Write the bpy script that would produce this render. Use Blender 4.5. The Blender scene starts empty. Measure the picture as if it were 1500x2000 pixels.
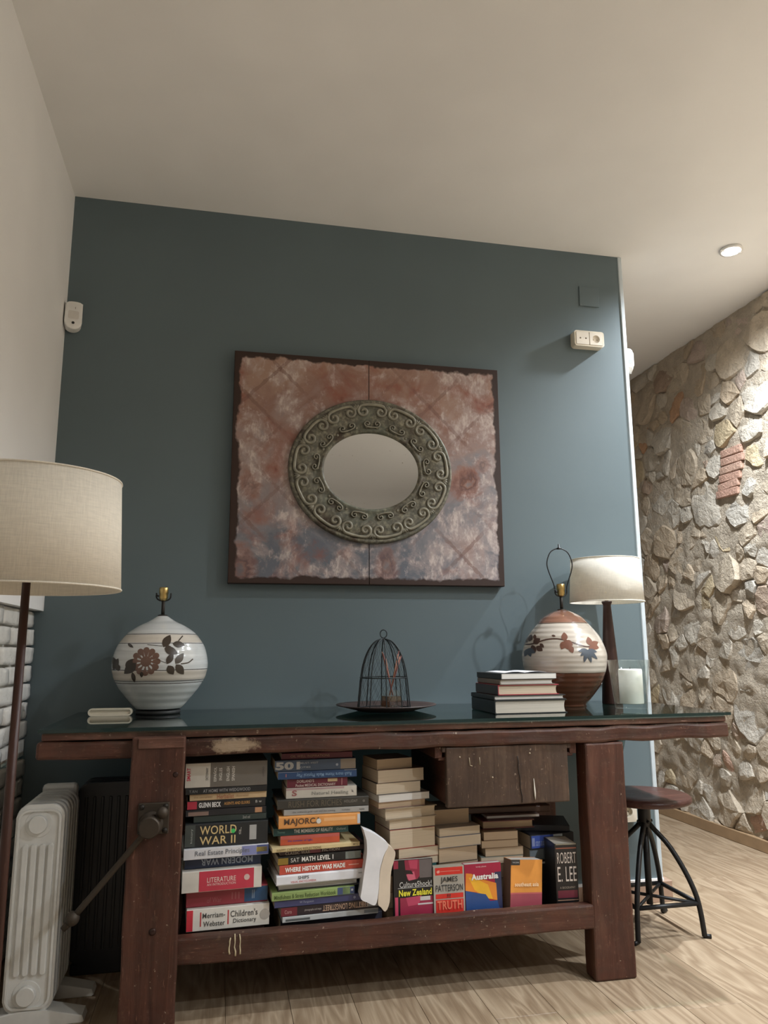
import bpy, bmesh, math, random
from mathutils import Matrix, Vector, noise

random.seed(7)
SC = bpy.context.scene
COL = SC.collection

# ---------------------------------------------------------------- camera
F, YAW, PITCH, ROLL = 1458.5, 0.21181, 0.18086, -0.00558
CAM = Vector((0.66477, -3.06168, 1.05))
_f = Vector((math.sin(YAW)*math.cos(PITCH), math.cos(YAW)*math.cos(PITCH), math.sin(PITCH)))
_r = Vector((math.cos(YAW), -math.sin(YAW), 0)); _u = _r.cross(_f)
_r, _u = math.cos(ROLL)*_r+math.sin(ROLL)*_u, -math.sin(ROLL)*_r+math.cos(ROLL)*_u
cd = bpy.data.cameras.new('camera'); cd.sensor_fit = 'HORIZONTAL'; cd.sensor_width = 36; cd.lens = F/1500*36
cd.clip_start = 0.02
cam = bpy.data.objects.new('camera', cd); COL.objects.link(cam)
cam.matrix_world = Matrix(((_r.x, _u.x, -_f.x, CAM.x), (_r.y, _u.y, -_f.y, CAM.y), (_r.z, _u.z, -_f.z, CAM.z), (0, 0, 0, 1)))
SC.camera = cam

# ---------------------------------------------------------------- world, exposure, lights
W = bpy.data.worlds.new('world'); SC.world = W; W.use_nodes = True
W.node_tree.nodes['Background'].inputs[0].default_value = (1, .9, .8, 1)
W.node_tree.nodes['Background'].inputs[1].default_value = 0.0
vs = SC.view_settings
vs.view_transform = 'Standard'; vs.look = 'None'; vs.gamma = 1; vs.use_curve_mapping = False
vs.exposure = 0.30
SPOT_POWER = 300.0     # every spot of the row alike
SPOT_COL = (0.92, 0.985, 1.05)
SPOT_SPREAD = math.radians(152)

H = 2.931          # ceiling height
XE = 2.499         # free end of the blue partition
XS = 3.495         # stone wall
Y0 = -0.655        # bench front
ZT = 0.823         # top of the glass

# pixel -> direction -> point on a known plane
def ray(px, py): return _f+((px-750)/F)*_r-((py-1000)/F)*_u
def onY(px, py, y): d = ray(px, py); return CAM+d*((y-CAM.y)/d.y)
def onX(px, py, x): d = ray(px, py); return CAM+d*((x-CAM.x)/d.x)
def xat(px, y, z):                     # world x of an image column at depth y and height z
    k = (px-750)/F; a = y-CAM.y; b = z-CAM.z
    return CAM.x+(a*(k*_f.y-_r.y)+b*(k*_f.z-_r.z))/(_r.x-k*_f.x)

# ---------------------------------------------------------------- helpers
def tag(o, label=None, cat=None, group=None, kind=None):
    if label: o['label'] = label
    if cat: o['category'] = cat
    if group: o['group'] = group
    if kind: o['kind'] = kind
    return o
def empty(name, loc=(0, 0, 0), rz=0, label=None, cat=None, group=None):
    o = bpy.data.objects.new(name, None); COL.objects.link(o); o.empty_display_size = .05
    o.location = loc; o.rotation_euler = (0, 0, rz)
    return tag(o, label, cat, group)
def obj(name, me, mat=None, parent=None, loc=(0, 0, 0), rot=(0, 0, 0)):
    o = bpy.data.objects.new(name, me); COL.objects.link(o)
    o.location = loc; o.rotation_euler = rot
    if mat and not me.materials: me.materials.append(mat)
    if parent: o.parent = parent
    return o
def mesh(name, V, Fc, smooth=False):
    me = bpy.data.meshes.new(name); me.from_pydata([tuple(v) for v in V], [], Fc); me.update()
    if smooth: me.shade_smooth()
    return me
def bm_mesh(name, bm, smooth=False):
    bmesh.ops.recalc_face_normals(bm, faces=bm.faces)
    me = bpy.data.meshes.new(name); bm.to_mesh(me); bm.free()
    if smooth: me.shade_smooth()
    return me
def box_me(x0, x1, y0, y1, z0, z1, bev=0, seg=1, name='box'):
    bm = bmesh.new(); bmesh.ops.create_cube(bm, size=1)
    for v in bm.verts:
        v.co = ((x0+x1)/2+v.co.x*(x1-x0), (y0+y1)/2+v.co.y*(y1-y0), (z0+z1)/2+v.co.z*(z1-z0))
    if bev: bmesh.ops.bevel(bm, geom=bm.edges[:], offset=bev, segments=seg, affect='EDGES', profile=.5)
    return bm_mesh(name, bm)
def box(name, x0, x1, y0, y1, z0, z1, mat, parent=None, bev=0, seg=1):
    return obj(name, box_me(x0, x1, y0, y1, z0, z1, bev, seg, name), mat, parent)
def rough_box(name, x0, x1, y0, y1, z0, z1, mat, parent, bev=.004, amp=.003, step=.05, seed=0):
    """a worn plank: subdivided box, softened edges pushed about by noise"""
    bm = bmesh.new(); bmesh.ops.create_cube(bm, size=1)
    sx, sy, sz = x1-x0, y1-y0, z1-z0
    for v in bm.verts: v.co = ((x0+x1)/2+v.co.x*sx, (y0+y1)/2+v.co.y*sy, (z0+z1)/2+v.co.z*sz)
    ax = max(range(3), key=lambda i: (sx, sy, sz)[i]); n = max(2, int((sx, sy, sz)[ax]/step))
    bmesh.ops.bevel(bm, geom=bm.edges[:], offset=bev, segments=2, affect='EDGES', profile=.5)
    lo = (x0, y0, z0)[ax]; L = (sx, sy, sz)[ax]
    for i in range(1, n):
        no = [0, 0, 0]; no[ax] = 1; co = [0, 0, 0]; co[ax] = lo+L*i/n
        bmesh.ops.bisect_plane(bm, geom=bm.verts[:]+bm.edges[:]+bm.faces[:], plane_co=co, plane_no=no)
    for v in bm.verts:
        p = v.co*9+Vector((seed*7.1, seed*3.3, 0)); d = noise.noise_vector(p)
        v.co += Vector([d[i]*amp if i != ax else d[i]*amp*.6 for i in range(3)])
    return obj(name, bm_mesh(name, bm, False), mat, parent)
def prism(name, pts, d0, d1, axis='y', bev=0):
    """outline (a,b) extruded along an axis: y -> (a,d,b); x -> (d,a,b); z -> (a,b,d)"""
    g = {'y': lambda a, b, d: (a, d, b), 'x': lambda a, b, d: (d, a, b), 'z': lambda a, b, d: (a, b, d)}[axis]
    bm = bmesh.new()
    A = [bm.verts.new(g(a, b, d0)) for a, b in pts]; B = [bm.verts.new(g(a, b, d1)) for a, b in pts]
    n = len(pts); bm.faces.new(A); bm.faces.new(B[::-1])
    for i in range(n): bm.faces.new((A[i], B[i], B[(i+1) % n], A[(i+1) % n]))
    if bev:
        es = [e for e in bm.edges if (e.verts[0] in A) == (e.verts[1] in A)]
        bmesh.ops.bevel(bm, geom=es, offset=bev, segments=2, affect='EDGES', profile=.5)
    return bm_mesh(name, bm)
def rrect(w, h, r, n=5):
    P = []
    for cx, cy, a0 in ((w/2-r, h/2-r, 0), (-w/2+r, h/2-r, 90), (-w/2+r, -h/2+r, 180), (w/2-r, -h/2+r, 270)):
        for i in range(n+1):
            a = math.radians(a0+90*i/n); P.append((cx+r*math.cos(a), cy+r*math.sin(a)))
    return P
def lathe_me(prof, seg=48, name='lathe', smooth=True, wob=0):
    V, Fc = [], []
    for r, z in prof:
        for i in range(seg):
            a = 2*math.pi*i/seg; V.append((r*math.cos(a), r*math.sin(a), z))
    for j in range(len(prof)-1):
        for i in range(seg):
            k = (i+1) % seg; Fc.append((j*seg+i, j*seg+k, (j+1)*seg+k, (j+1)*seg+i))
    loop = prof[0] == prof[-1]
    if prof[0][0] > 1e-6 and not loop: Fc.append(tuple(range(seg))[::-1])
    if prof[-1][0] > 1e-6 and not loop: Fc.append(tuple((len(prof)-1)*seg+i for i in range(seg)))
    me = mesh(name, V, Fc, smooth)
    return me
def spline(prof, n=6):
    """catmull-rom through points of any dimension"""
    P = [prof[0]]+list(prof)+[prof[-1]]; out = []
    for i in range(1, len(P)-2):
        for k in range(n):
            t = k/n
            out.append(tuple(.5*(2*P[i][d]+(P[i+1][d]-P[i-1][d])*t+(2*P[i-1][d]-5*P[i][d]+4*P[i+1][d]-P[i+2][d])*t*t
                       + (3*P[i][d]-P[i-1][d]-3*P[i+1][d]+P[i+2][d])*t**3) for d in range(len(P[0]))))
    out.append(tuple(prof[-1])); return out
def tube_data(path, rad, seg=8, closed=False, V=None, Fc=None):
    V = [] if V is None else V; Fc = [] if Fc is None else Fc
    P = [Vector(p) for p in path]; n = len(P); b = len(V)
    t0 = (P[1]-P[0]).normalized(); nrm = t0.orthogonal().normalized()
    for i in range(n):
        if closed: t = (P[(i+1) % n]-P[i-1]).normalized()
        else: t = (P[min(i+1, n-1)]-P[max(i-1, 0)]).normalized()
        nrm = (nrm-t*nrm.dot(t)).normalized(); bn = t.cross(nrm)
        r = rad[i] if isinstance(rad, (list, tuple)) else rad
        for k in range(seg):
            a = 2*math.pi*k/seg; V.append(P[i]+(nrm*math.cos(a)+bn*math.sin(a))*r)
    m = n if closed else n-1
    for i in range(m):
        j = (i+1) % n
        for k in range(seg):
            l = (k+1) % seg; Fc.append((b+i*seg+k, b+i*seg+l, b+j*seg+l, b+j*seg+k))
    if not closed:
        Fc.append(tuple(b+k for k in range(seg))[::-1]); Fc.append(tuple(b+(n-1)*seg+k for k in range(seg)))
    return V, Fc
def tube(name, path, rad, mat, parent=None, seg=8, closed=False):
    V, Fc = tube_data(path, rad, seg, closed)
    return obj(name, mesh(name, V, Fc, True), mat, parent)
def ball(name, c, r, mat, parent, seg=14, sc=(1, 1, 1)):
    bm = bmesh.new(); bmesh.ops.create_uvsphere(bm, u_segments=seg, v_segments=seg//2+2, radius=r)
    for v in bm.verts: v.co = (c[0]+v.co.x*sc[0], c[1]+v.co.y*sc[1], c[2]+v.co.z*sc[2])
    return obj(name, bm_mesh(name, bm, True), mat, parent)
_tc = {}
def text_me(s, bold=0.0):
    k = (s, bold)
    if k not in _tc:
        c = bpy.data.curves.new('lettering', 'FONT'); c.body = s; c.resolution_u = 3; c.offset = bold; c.space_character = 1.05
        c.align_x = 'CENTER'; c.space_line = .85
        o = bpy.data.objects.new('lettering_source', c)
        me = bpy.data.meshes.new_from_object(o)
        V = [v.co.copy() for v in me.vertices]; Fc = [tuple(p.vertices) for p in me.polygons]
        bpy.data.objects.remove(o); bpy.data.curves.remove(c); bpy.data.meshes.remove(me)
        xs = [v.x for v in V]; ys = [v.y for v in V]
        _tc[k] = ([(v.x-(min(xs)+max(xs))/2, v.y-(min(ys)+max(ys))/2) for v in V], Fc, max(xs)-min(xs), max(ys)-min(ys))
    return _tc[k]
def text(name, s, mat, parent, c, u, v, w, h, rot=0, bold=0.0):
    """flat lettering fitted to w x h around point c, along directions u (right) and v (up)"""
    P, Fc, tw, th = text_me(s, bold); c = Vector(c); u = Vector(u); v = Vector(v)
    ca, sa = math.cos(rot), math.sin(rot)
    V = []
    for x, y in P:
        a, b = x*w/tw, y*h/th; a, b = a*ca-b*sa, a*sa+b*ca; V.append(c+u*a+v*b)
    return obj(name, mesh(name, V, Fc), mat, parent)

# ---------------------------------------------------------------- materials
class NT:
    def __init__(s, name):
        s.m = bpy.data.materials.new(name); s.m.use_nodes = True; s.t = s.m.node_tree
        s.b = s.t.nodes['Principled BSDF']
    def n(s, typ, ins=None, **props):
        nd = s.t.nodes.new('ShaderNode'+typ)
        for k, v in props.items(): setattr(nd, k, v)
        for k, v in (ins or {}).items(): s.set(nd.inputs[k], v)
        return nd
    def set(s, sock, v):
        if isinstance(v, bpy.types.NodeSocket): s.t.links.new(v, sock)
        else:
            if sock.type == 'RGBA' and len(v) == 3: v = (*v, 1)
            sock.default_value = v
    def P(s, **k):
        for a, v in k.items(): s.set(s.b.inputs[a.replace('_', ' ')], v)
    def co(s, scale=(1, 1, 1), rot=(0, 0, 0), loc=(0, 0, 0)):
        t = s.n('TexCoord'); m = s.n('Mapping', {'Vector': t.outputs['Object'], 'Scale': scale, 'Rotation': rot, 'Location': loc})
        return m.outputs[0]
    def noise(s, vec, scale, detail=4, rough=.55, dist=0):
        return s.n('TexNoise', {'Vector': vec, 'Scale': scale, 'Detail': detail, 'Roughness': rough, 'Distortion': dist}).outputs[0]
    def ramp(s, fac, stops, interp='LINEAR'):
        r = s.n('ValToRGB', {'Fac': fac}); cr = r.color_ramp; cr.interpolation = interp
        while len(cr.elements) < len(stops): cr.elements.new(.5)
        for e, (p, c) in zip(cr.elements, stops):
            e.position = p; e.color = (*c, 1) if not isinstance(c, (int, float)) else (c, c, c, 1)
        return r.outputs[0]
    def mix(s, fac, a, b, mode='MIX'):
        m = s.n('Mix', data_type='RGBA', blend_type=mode)
        s.set(m.inputs[0], fac); s.set(m.inputs[6], a); s.set(m.inputs[7], b); return m.outputs[2]
    def math(s, op, a, b=0.0, c=0.0):
        m = s.n('Math', operation=op); s.set(m.inputs[0], a); s.set(m.inputs[1], b); s.set(m.inputs[2], c); return m.outputs[0]
    def bump(s, h, strength=.3, dist=.01):
        s.P(Normal=s.n('Bump', {'Height': h, 'Strength': strength, 'Distance': dist}).outputs[0])
_pc = {}
def plain(col, rough=.6, metal=0, name=None, spec=.5, var=0.08):
    k = (tuple(col), rough, metal, name)
    if k not in _pc:
        t = NT(name or 'matte')
        v = t.co(); nz = t.noise(v, 14, 3)
        c2 = [min(1, x*(1+var)+.002) for x in col]; c1 = [x*(1-var) for x in col]
        t.P(Base_Color=t.ramp(nz, [(.3, c1), (.7, c2)]), Roughness=rough, Metallic=metal, Specular_IOR_Level=spec)
        _pc[k] = t.m
    return _pc[k]
def srgb(r, g, b):
    f = lambda c: ((c/255+.055)/1.055)**2.4 if c > 10 else c/255/12.92
    return (f(r), f(g), f(b))

def m_plaster(name, col, rough=.75, bump=.06):
    t = NT(name); v = t.co(); n1 = t.noise(v, 1.3, 3); n2 = t.noise(v, 120, 3)
    c = t.mix(t.ramp(n1, [(.35, 0.0), (.65, 1.0)]), [x*.96 for x in col], [min(1, x*1.04) for x in col])
    t.P(Base_Color=c, Roughness=rough, Specular_IOR_Level=.3); t.bump(n2, bump, .002); return t.m
MAT = {}
MAT['white_wall'] = m_plaster('white_plaster', (.83, .82, .81))
MAT['ceiling'] = m_plaster('ceiling_paint', (.87, .86, .84), .8, .03)
MAT['blue'] = m_plaster('blue_grey_paint', (.118, .155, .168), .5, .05)
MAT['trim'] = plain(srgb(190, 200, 205), .45, name='painted_metal_trim')
def m_floor():
    t = NT('oak_laminate'); tc = t.n('TexCoord'); oi = t.n('ObjectInfo')
    off = t.n('CombineXYZ', {'X': t.math('MULTIPLY', oi.outputs['Random'], 37.), 'Y': t.math('MULTIPLY', oi.outputs['Random'], 91.), 'Z': 0.0})
    v = t.n('VectorMath', operation='ADD'); t.set(v.inputs[0], tc.outputs['Object']); t.set(v.inputs[1], off.outputs[0])
    m = t.n('Mapping', {'Vector': v.outputs[0], 'Scale': (7, .9, 1)})
    n0 = t.noise(m.outputs[0], 1.6, 2, .5, .6)
    wv = t.math('PINGPONG', t.math('MULTIPLY', n0, 14.), 1.)
    fine = t.noise(t.n('Mapping', {'Vector': v.outputs[0], 'Scale': (90, 3, 1)}).outputs[0], 2, 4, .6)
    g = t.math('ADD', t.math('MULTIPLY', wv, .45), t.math('MULTIPLY', fine, .6))
    c = t.ramp(g, [(.25, (.235, .163, .102)), (.55, (.33, .245, .162)), (.85, (.44, .34, .235))])
    c2 = t.mix(t.math('MULTIPLY', oi.outputs['Random'], .35), c, (.275, .195, .12))
    t.P(Base_Color=c2, Roughness=.42, Specular_IOR_Level=.4); t.bump(g, .12, .002); return t.m
MAT['floor'] = m_floor()
def m_worn_wood(name, dark, mid, light, axis='x', patch=None, rough=.55, wear=.5, speck=True, dirt=0.0):
    t = NT(name); sc = {'x': (1.2, 12, 12), 'y': (12, 1.2, 12), 'z': (12, 12, 1.2)}[axis]
    v = t.co(sc); g = t.noise(v, 2.2, 6, .62, .5)
    v1 = t.co(); blot = t.noise(v1, 5.5, 5, .6, .4); sp = t.noise(v1, 75, 3, .6)
    c = t.ramp(g, [(.25, dark), (.52, mid), (.8, light)])
    c = t.mix(t.ramp(blot, [(.35, 0.0), (.7, wear)]), c, [x*.45 for x in dark])
    scr = t.noise(t.co(tuple({'x': 3, 'y': 3, 'z': 3}[k]*(1 if k == axis else 9) for k in 'xyz'), (0.3, .2, .4)), 6, 3, .7)
    c = t.mix(t.ramp(scr, [(.64, 0.0), (.74, .55)]), c, [min(1, x*2.1+.02) for x in light])
    if dirt:
        db = t.noise(t.co(loc=(2, 7, 3)), 9, 6, .7, .6); c = t.mix(t.ramp(db, [(.46, 0.0), (.62, dirt)]), c, (.06, .038, .027))
        fs = t.noise(t.co(loc=(1, 1, 8)), 34, 5, .75); c = t.mix(t.ramp(fs, [(.58, 0.0), (.70, dirt*.7)]), c, (.18, .11, .07))
    if speck: c = t.mix(t.ramp(sp, [(.68, 0.0), (.73, .6)]), c, (.42, .33, .25))
    if patch:
        (px, pz, sx, sz, pc) = patch
        d = t.n('VectorMath', {0: t.co((1/sx, .0, 1/sz), loc=(-px/sx, 0, -pz/sz))}, operation='LENGTH')
        k = t.math('ADD', d.outputs['Value'], t.math('MULTIPLY', t.math('SUBTRACT', t.noise(v1, 60, 4, .7), .5), 1.6))
        c = t.mix(t.ramp(k, [(.55, .8), (1.0, 0.0)]), c, pc)
    t.P(Base_Color=c, Roughness=rough, Specular_IOR_Level=.35)
    t.bump(t.math('ADD', g, t.math('MULTIPLY', blot, .7)), .45, .006); return t.m
BW = dict(dark=(.036, .013, .008), mid=(.082, .030, .018), light=(.14, .062, .038))
MAT['bench_x'] = m_worn_wood('bench_timber', axis='x', dirt=.5, patch=(.71, .762, .085, .026, (.36, .27, .18)), **BW)
MAT['bench_z'] = m_worn_wood('bench_leg_timber', axis='z', wear=.35, dirt=.28, **BW)
MAT['bench_y'] = m_worn_wood('bench_rail_timber', axis='y', **BW)
MAT['drawer'] = m_worn_wood('drawer_timber', dark=(.04, .022, .014), mid=(.085, .05, .032), light=(.15, .10, .065), axis='z', rough=.6, wear=.6, dirt=.7)
MAT['lip'] = m_worn_wood('bench_edge_timber', dark=(.06, .025, .017), mid=(.14, .062, .042), light=(.28, .16, .12), axis='x', dirt=.5)
def m_glass(name, col, rough=0.02):
    t = NT(name); lw = t.n('LayerWeight'); f5 = t.math('POWER', lw.outputs['Facing'], 5.0); fac = t.math('MULTIPLY_ADD', f5, .95, .045)
    tr = t.n('BsdfTransparent', {'Color': col}); gl = t.n('BsdfGlossy', {'Color': (1, 1, 1), 'Roughness': rough})
    mx_ = t.n('MixShader', {0: fac, 1: tr.outputs[0], 2: gl.outputs[0]})
    t.t.links.new(mx_.outputs[0], t.t.nodes['Material Output'].inputs['Surface']); return t.m
MAT['glass'] = m_glass('clear_glass', (.96, .98, .97))
MAT['green_glass'] = m_glass('green_tinted_glass', (.55, .72, .68))
MAT['iron'] = plain((.035, .03, .026), .55, .7, 'dark_iron')
MAT['black_metal'] = plain((.012, .012, .013), .45, .3, 'black_metal')
MAT['brass'] = plain((.55, .40, .16), .35, 1, 'brass')
MAT['white_plastic'] = plain((.78, .77, .74), .4, name='white_plastic')
MAT['cream_plastic'] = plain((.76, .70, .58), .4, name='cream_plastic')
MAT['black'] = plain((.008, .008, .008), .6, name='black')
MAT['enamel'] = plain((.65, .64, .60), .32, name='white_enamel')
MAT['walnut'] = m_worn_wood('dark_walnut', (.020, .008, .006), (.035, .014, .010), (.055, .022, .015), axis='z', rough=.4, wear=.2, speck=False)
MAT['teak_pole'] = m_worn_wood('teak_pole', (.028, .010, .006), (.045, .016, .010), (.065, .024, .014), axis='z', rough=.45, wear=.2, speck=False)
def m_linen(name, col, trans=.0):
    t = NT(name); a = t.noise(t.co((420, 420, 30)), 1, 2); b = t.noise(t.co((30, 30, 420)), 1, 2)
    g = t.math('ADD', a, b); big = t.noise(t.co(), 6, 3)
    c = t.mix(t.ramp(t.math('MULTIPLY', g, .5), [(.35, 0.0), (.65, 1.0)]), [x*.9 for x in col], [min(1, x*1.06) for x in col])
    c = t.mix(t.ramp(big, [(.4, 0.0), (.8, .25)]), c, [x*.9 for x in col])
    t.P(Base_Color=c, Roughness=.85, Specular_IOR_Level=.15); t.bump(g, .2, .001)
    tl_ = t.n('BsdfTranslucent', {'Color': c}); mx_ = t.n('MixShader', {0: .22, 1: t.b.outputs[0], 2: tl_.outputs[0]})
    t.t.links.new(mx_.outputs[0], t.t.nodes['Material Output'].inputs['Surface']); return t.m
MAT['linen'] = m_linen('cream_linen', (.84, .78, .67)); MAT['linen_pale'] = m_linen('pale_linen', (.86, .82, .73))
def m_pages(name, col):
    t = NT(name); w = t.noise(t.co((4, 4, 900)), 1, 3, .7)
    t.P(Base_Color=t.ramp(w, [(.3, [x*.78 for x in col]), (.7, col)]), Roughness=.85, Specular_IOR_Level=.1); t.bump(w, .25, .001); return t.m
PG = {'cream': m_pages('page_edges_cream', (.62, .52, .39)), 'white': m_pages('page_edges_white', (.76, .74, .70)),
      'tan': m_pages('page_edges_tan', (.50, .38, .26)), 'grey': m_pages('page_edges_grey', (.55, .50, .42)), 'brown': m_pages('page_edges_brown', (.40, .29, .20))}

# ---------------------------------------------------------------- downlights (the room's lamps)
def downlight(y, label, where=''):
    """where: '' for the fitting in view, else the offscreen suffix of its names"""
    r = empty('downlight'+where, (3.0, y, H-.012), 0, label, 'light', 'row of ceiling spotlights')
    obj('trim_ring', lathe_me([(.038, .002), (.036, -.001), (.052, -.001), (.053, .004), (.050, .0119), (.034, .0119), (.034, .004), (.038, .002)], 40), MAT['white_plastic'], r)
    t = NT('lamp_lens'); t.P(Emission_Color=(1, .97, .92), Emission_Strength=60.0, Base_Color=(1, 1, 1))
    obj('lens'+where, lathe_me([(0, -.006), (.024, -.0045), (.033, -.001), (.033, .010), (0, .010)], 32), t.m, r)
    for s in (-1, 1): box('spring_clip', s*.047-.012, s*.047+.012, -.004, .004, -.003, .0005, MAT['white_plastic'], r)
    ld = bpy.data.lights.new('downlight_beam'+where, 'SPOT'); ld.shadow_soft_size = .03; ld.energy = SPOT_POWER; ld.color = SPOT_COL; ld.spot_size = SPOT_SPREAD; ld.spot_blend = 1.0
    lo = bpy.data.objects.new('downlight_beam'+where, ld); COL.objects.link(lo); lo.parent = r; lo.location = (0, 0, -.008)
    return r
downlight(-.18, 'small bright recessed ceiling spotlight above the corridor by the stone wall')
# next fittings of the same row: the two shadows of the wire harp on the blue wall point back to the first two
downlight(-1.24, 'recessed ceiling spotlight in front of the bench end, casting the harp shadow', '_bench_offscreen')
downlight(-2.3, 'recessed ceiling spotlight further into the room along the stone wall', '_room_offscreen')
downlight(-3.4, 'recessed ceiling spotlight at the rear end of the row', '_rear_offscreen')

# ---------------------------------------------------------------- setting
st = lambda o: tag(o, kind='structure')
YF, YB = -6.0, 3.0
fl = st(box('floor', -.3, XS+.2, YF-.1, YB, -.06, -.012, plain((.05, .04, .03), .9, name='subfloor')))
pw, gap = .19, .0012
plk = {}
xi = 0; x = -.05
while x < XS:
    off = random.uniform(0, 1.25); y = -4.6-off
    while y < YB:
        L = 1.28; y1 = min(y+L, YB)
        if y1-y > .06:
            w = min(pw, XS-x)
            o = obj('plank', box_me(-w/2+gap/2, w/2-gap/2, -(y1-y)/2+gap/2, (y1-y)/2-gap/2, -.012, 0, .0006), MAT['floor'], fl, (x+w/2, (y+y1)/2, 0))
        y = y1
    x += pw
# ceiling (one slab)
st(box('ceiling', -.3, XS+.2, YF-.1, YB, H, H+.1, MAT['ceiling']))
# blue partition wall and its pale edge strip
st(box('wall_back', -.3, XE, 0, .12, 0, H, MAT['blue']))
st(box('trim_1', XE, XE+.021, -.004, .124, 0, H, MAT['trim'], bev=.003))
st(box('wall_front', -.3, XS+.2, YF-.1, YF, 0, H, MAT['white_wall']))
st(box('wall_far', -.3, XS+.2, YB, YB+.1, 0, H, MAT['white_wall']))
st(box('wall_side', 1.0, 1.1, .12, YB, 0, H, MAT['white_wall']))
# left wall: plaster above, painted bricks below
wl = st(box('wall_left', -.3, 0, YF, 0, 1.197, H, MAT['white_wall']))
wlb = box('brick_backing', -.3, -.05, YF, 0, 0, 1.197, m_plaster('white_mortar', (.50, .48, .44), .9, .5), wl)
def m_brick(name, col):
    t = NT(name); v = t.co(); a = t.noise(v, 18, 5, .6); b = t.noise(v, 90, 3)
    t.P(Base_Color=t.ramp(a, [(.2, [x*.55 for x in col]), (.42, [x*.9 for x in col]), (.7, col)]), Roughness=.8, Specular_IOR_Level=.3)
    t.bump(t.math('ADD', a, t.math('MULTIPLY', b, .3)), .7, .008); return t.m
mwb = m_brick('white_painted_brick', (.66, .64, .60))
bricks = []
for k in range(5):
    bm = bmesh.new(); bmesh.ops.create_cube(bm, size=1)
    bmesh.ops.subdivide_edges(bm, edges=bm.edges[:], cuts=3, use_grid_fill=True)
    for v in bm.verts:
        c = v.co.copy(); s = [abs(q)*2 for q in c]
        sh = 1-.03*(sum(q > .9 for q in s)-1)
        v.co = Vector((c.x*.05, c.y*.205*sh, c.z*.058*sh))+noise.noise_vector(c*3+Vector((k*5, 0, 0)))*.004
    bricks.append(bm_mesh('brick', bm, True))
bz = 1.197-.033; row = 0
while bz > 0.03:
    by = -.06 - (.1 if row % 2 else 0)
    if row % 2: 
        o = obj('brick', bricks[row % 5], mwb, wl, (-.052+random.uniform(-.004, .004), -.05, bz)); o.scale = (1, .46, 1)
        by = -.21
    else: by = -.105
    while by > -1.5:
        o = obj('brick', random.choice(bricks), mwb, wl, (-.052+random.uniform(-.004, .005), by, bz)); o.rotation_euler = (random.uniform(-.03, .03), 0, random.uniform(-.02, .02))
        by -= .215
    bz -= .066; row += 1
# stone wall ------------------------------------------------
def m_stone(name, col, amp=.7):
    t = NT(name); oi = t.n('ObjectInfo'); v = t.co(); a = t.noise(v, 9, 4, .6, .3); b = t.noise(v, 55, 5, .65); d = t.noise(v, 170, 2)
    c = t.ramp(a, [(.25, [x*.68 for x in col]), (.5, col), (.75, [min(.95, x*1.18+.02) for x in col])])
    c = t.mix(t.ramp(b, [(.3, .35), (.5, 0.0)]), c, [x*.65 for x in col])
    c = t.mix(t.math('MULTIPLY', oi.outputs['Random'], .3), c, (.58, .485, .37))
    t.P(Base_Color=c, Roughness=.9, Specular_IOR_Level=.2)
    t.bump(t.math('ADD', t.math('MULTIPLY', a, 1.2), t.math('ADD', b, t.math('MULTIPLY', d, .3))), amp, .02); return t.m
STN = {'pale': m_stone('pale_limestone', (.60, .545, .46)), 'grey': m_stone('grey_granite', (.54, .50, .435)), 'tan': m_stone('tan_sandstone', (.54, .43, .31)),
       'warm': m_stone('warm_limestone', (.575, .48, .365)), 'ochre': m_stone('ochre_stone', (.56, .45, .29)), 'pink': m_stone('pinkish_stone', (.53, .42, .35)),
       'orange': m_stone('orange_stone', (.58, .32, .18)), 'brown': m_stone('brown_stone', (.42, .31, .235)), 'brick': m_stone('red_brick', (.55, .33, .25))}
mmort = m_stone('lime_mortar', (0.593, 0.507, 0.398), 1.0)
gx, gz = 200, 130
V, Fc = [], []
ya, yb = -6.0, 3.0
for j in range(gz+1):
    for i in range(gx+1):
        y = ya+(yb-ya)*(i/gx) if False else (-6+4.6*(i/20) if i <= 20 else -1.4+4.4*((i-20)/(gx-20)))
        z = H*j/gz; p = Vector((y*4, z*4, 0))
        V.append((XS-.025+.012*noise.noise(p)+.012*noise.noise(p*4), y, z))
for j in range(gz):
    for i in range(gx):
        a = j*(gx+1)+i; Fc.append((a, a+gx+1, a+gx+2, a+1))
n0 = len(V); V += [(XS+.2, -6, 0), (XS+.2, 3, 0), (XS+.2, 3, H), (XS+.2, -6, H)]; Fc.append((n0, n0+1, n0+2, n0+3))
ws = st(obj('wall_right', mesh('wall_right', V, Fc, True), mmort))
rs = random.Random(21)
Yl, Yh = -1.0, 2.4
brk_c = [(onX(x_, y_, XS)) for x_, y_ in ((1438, 882), (1440, 898), (1438, 915), (1436, 932), (1433, 948), (1431, 963))]
brk = [(p.y, p.z, .085+.012*rs.random()) for p in brk_c]
seeds = [(b[0], b[1], .02, 'brickspot') for b in brk]
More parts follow.
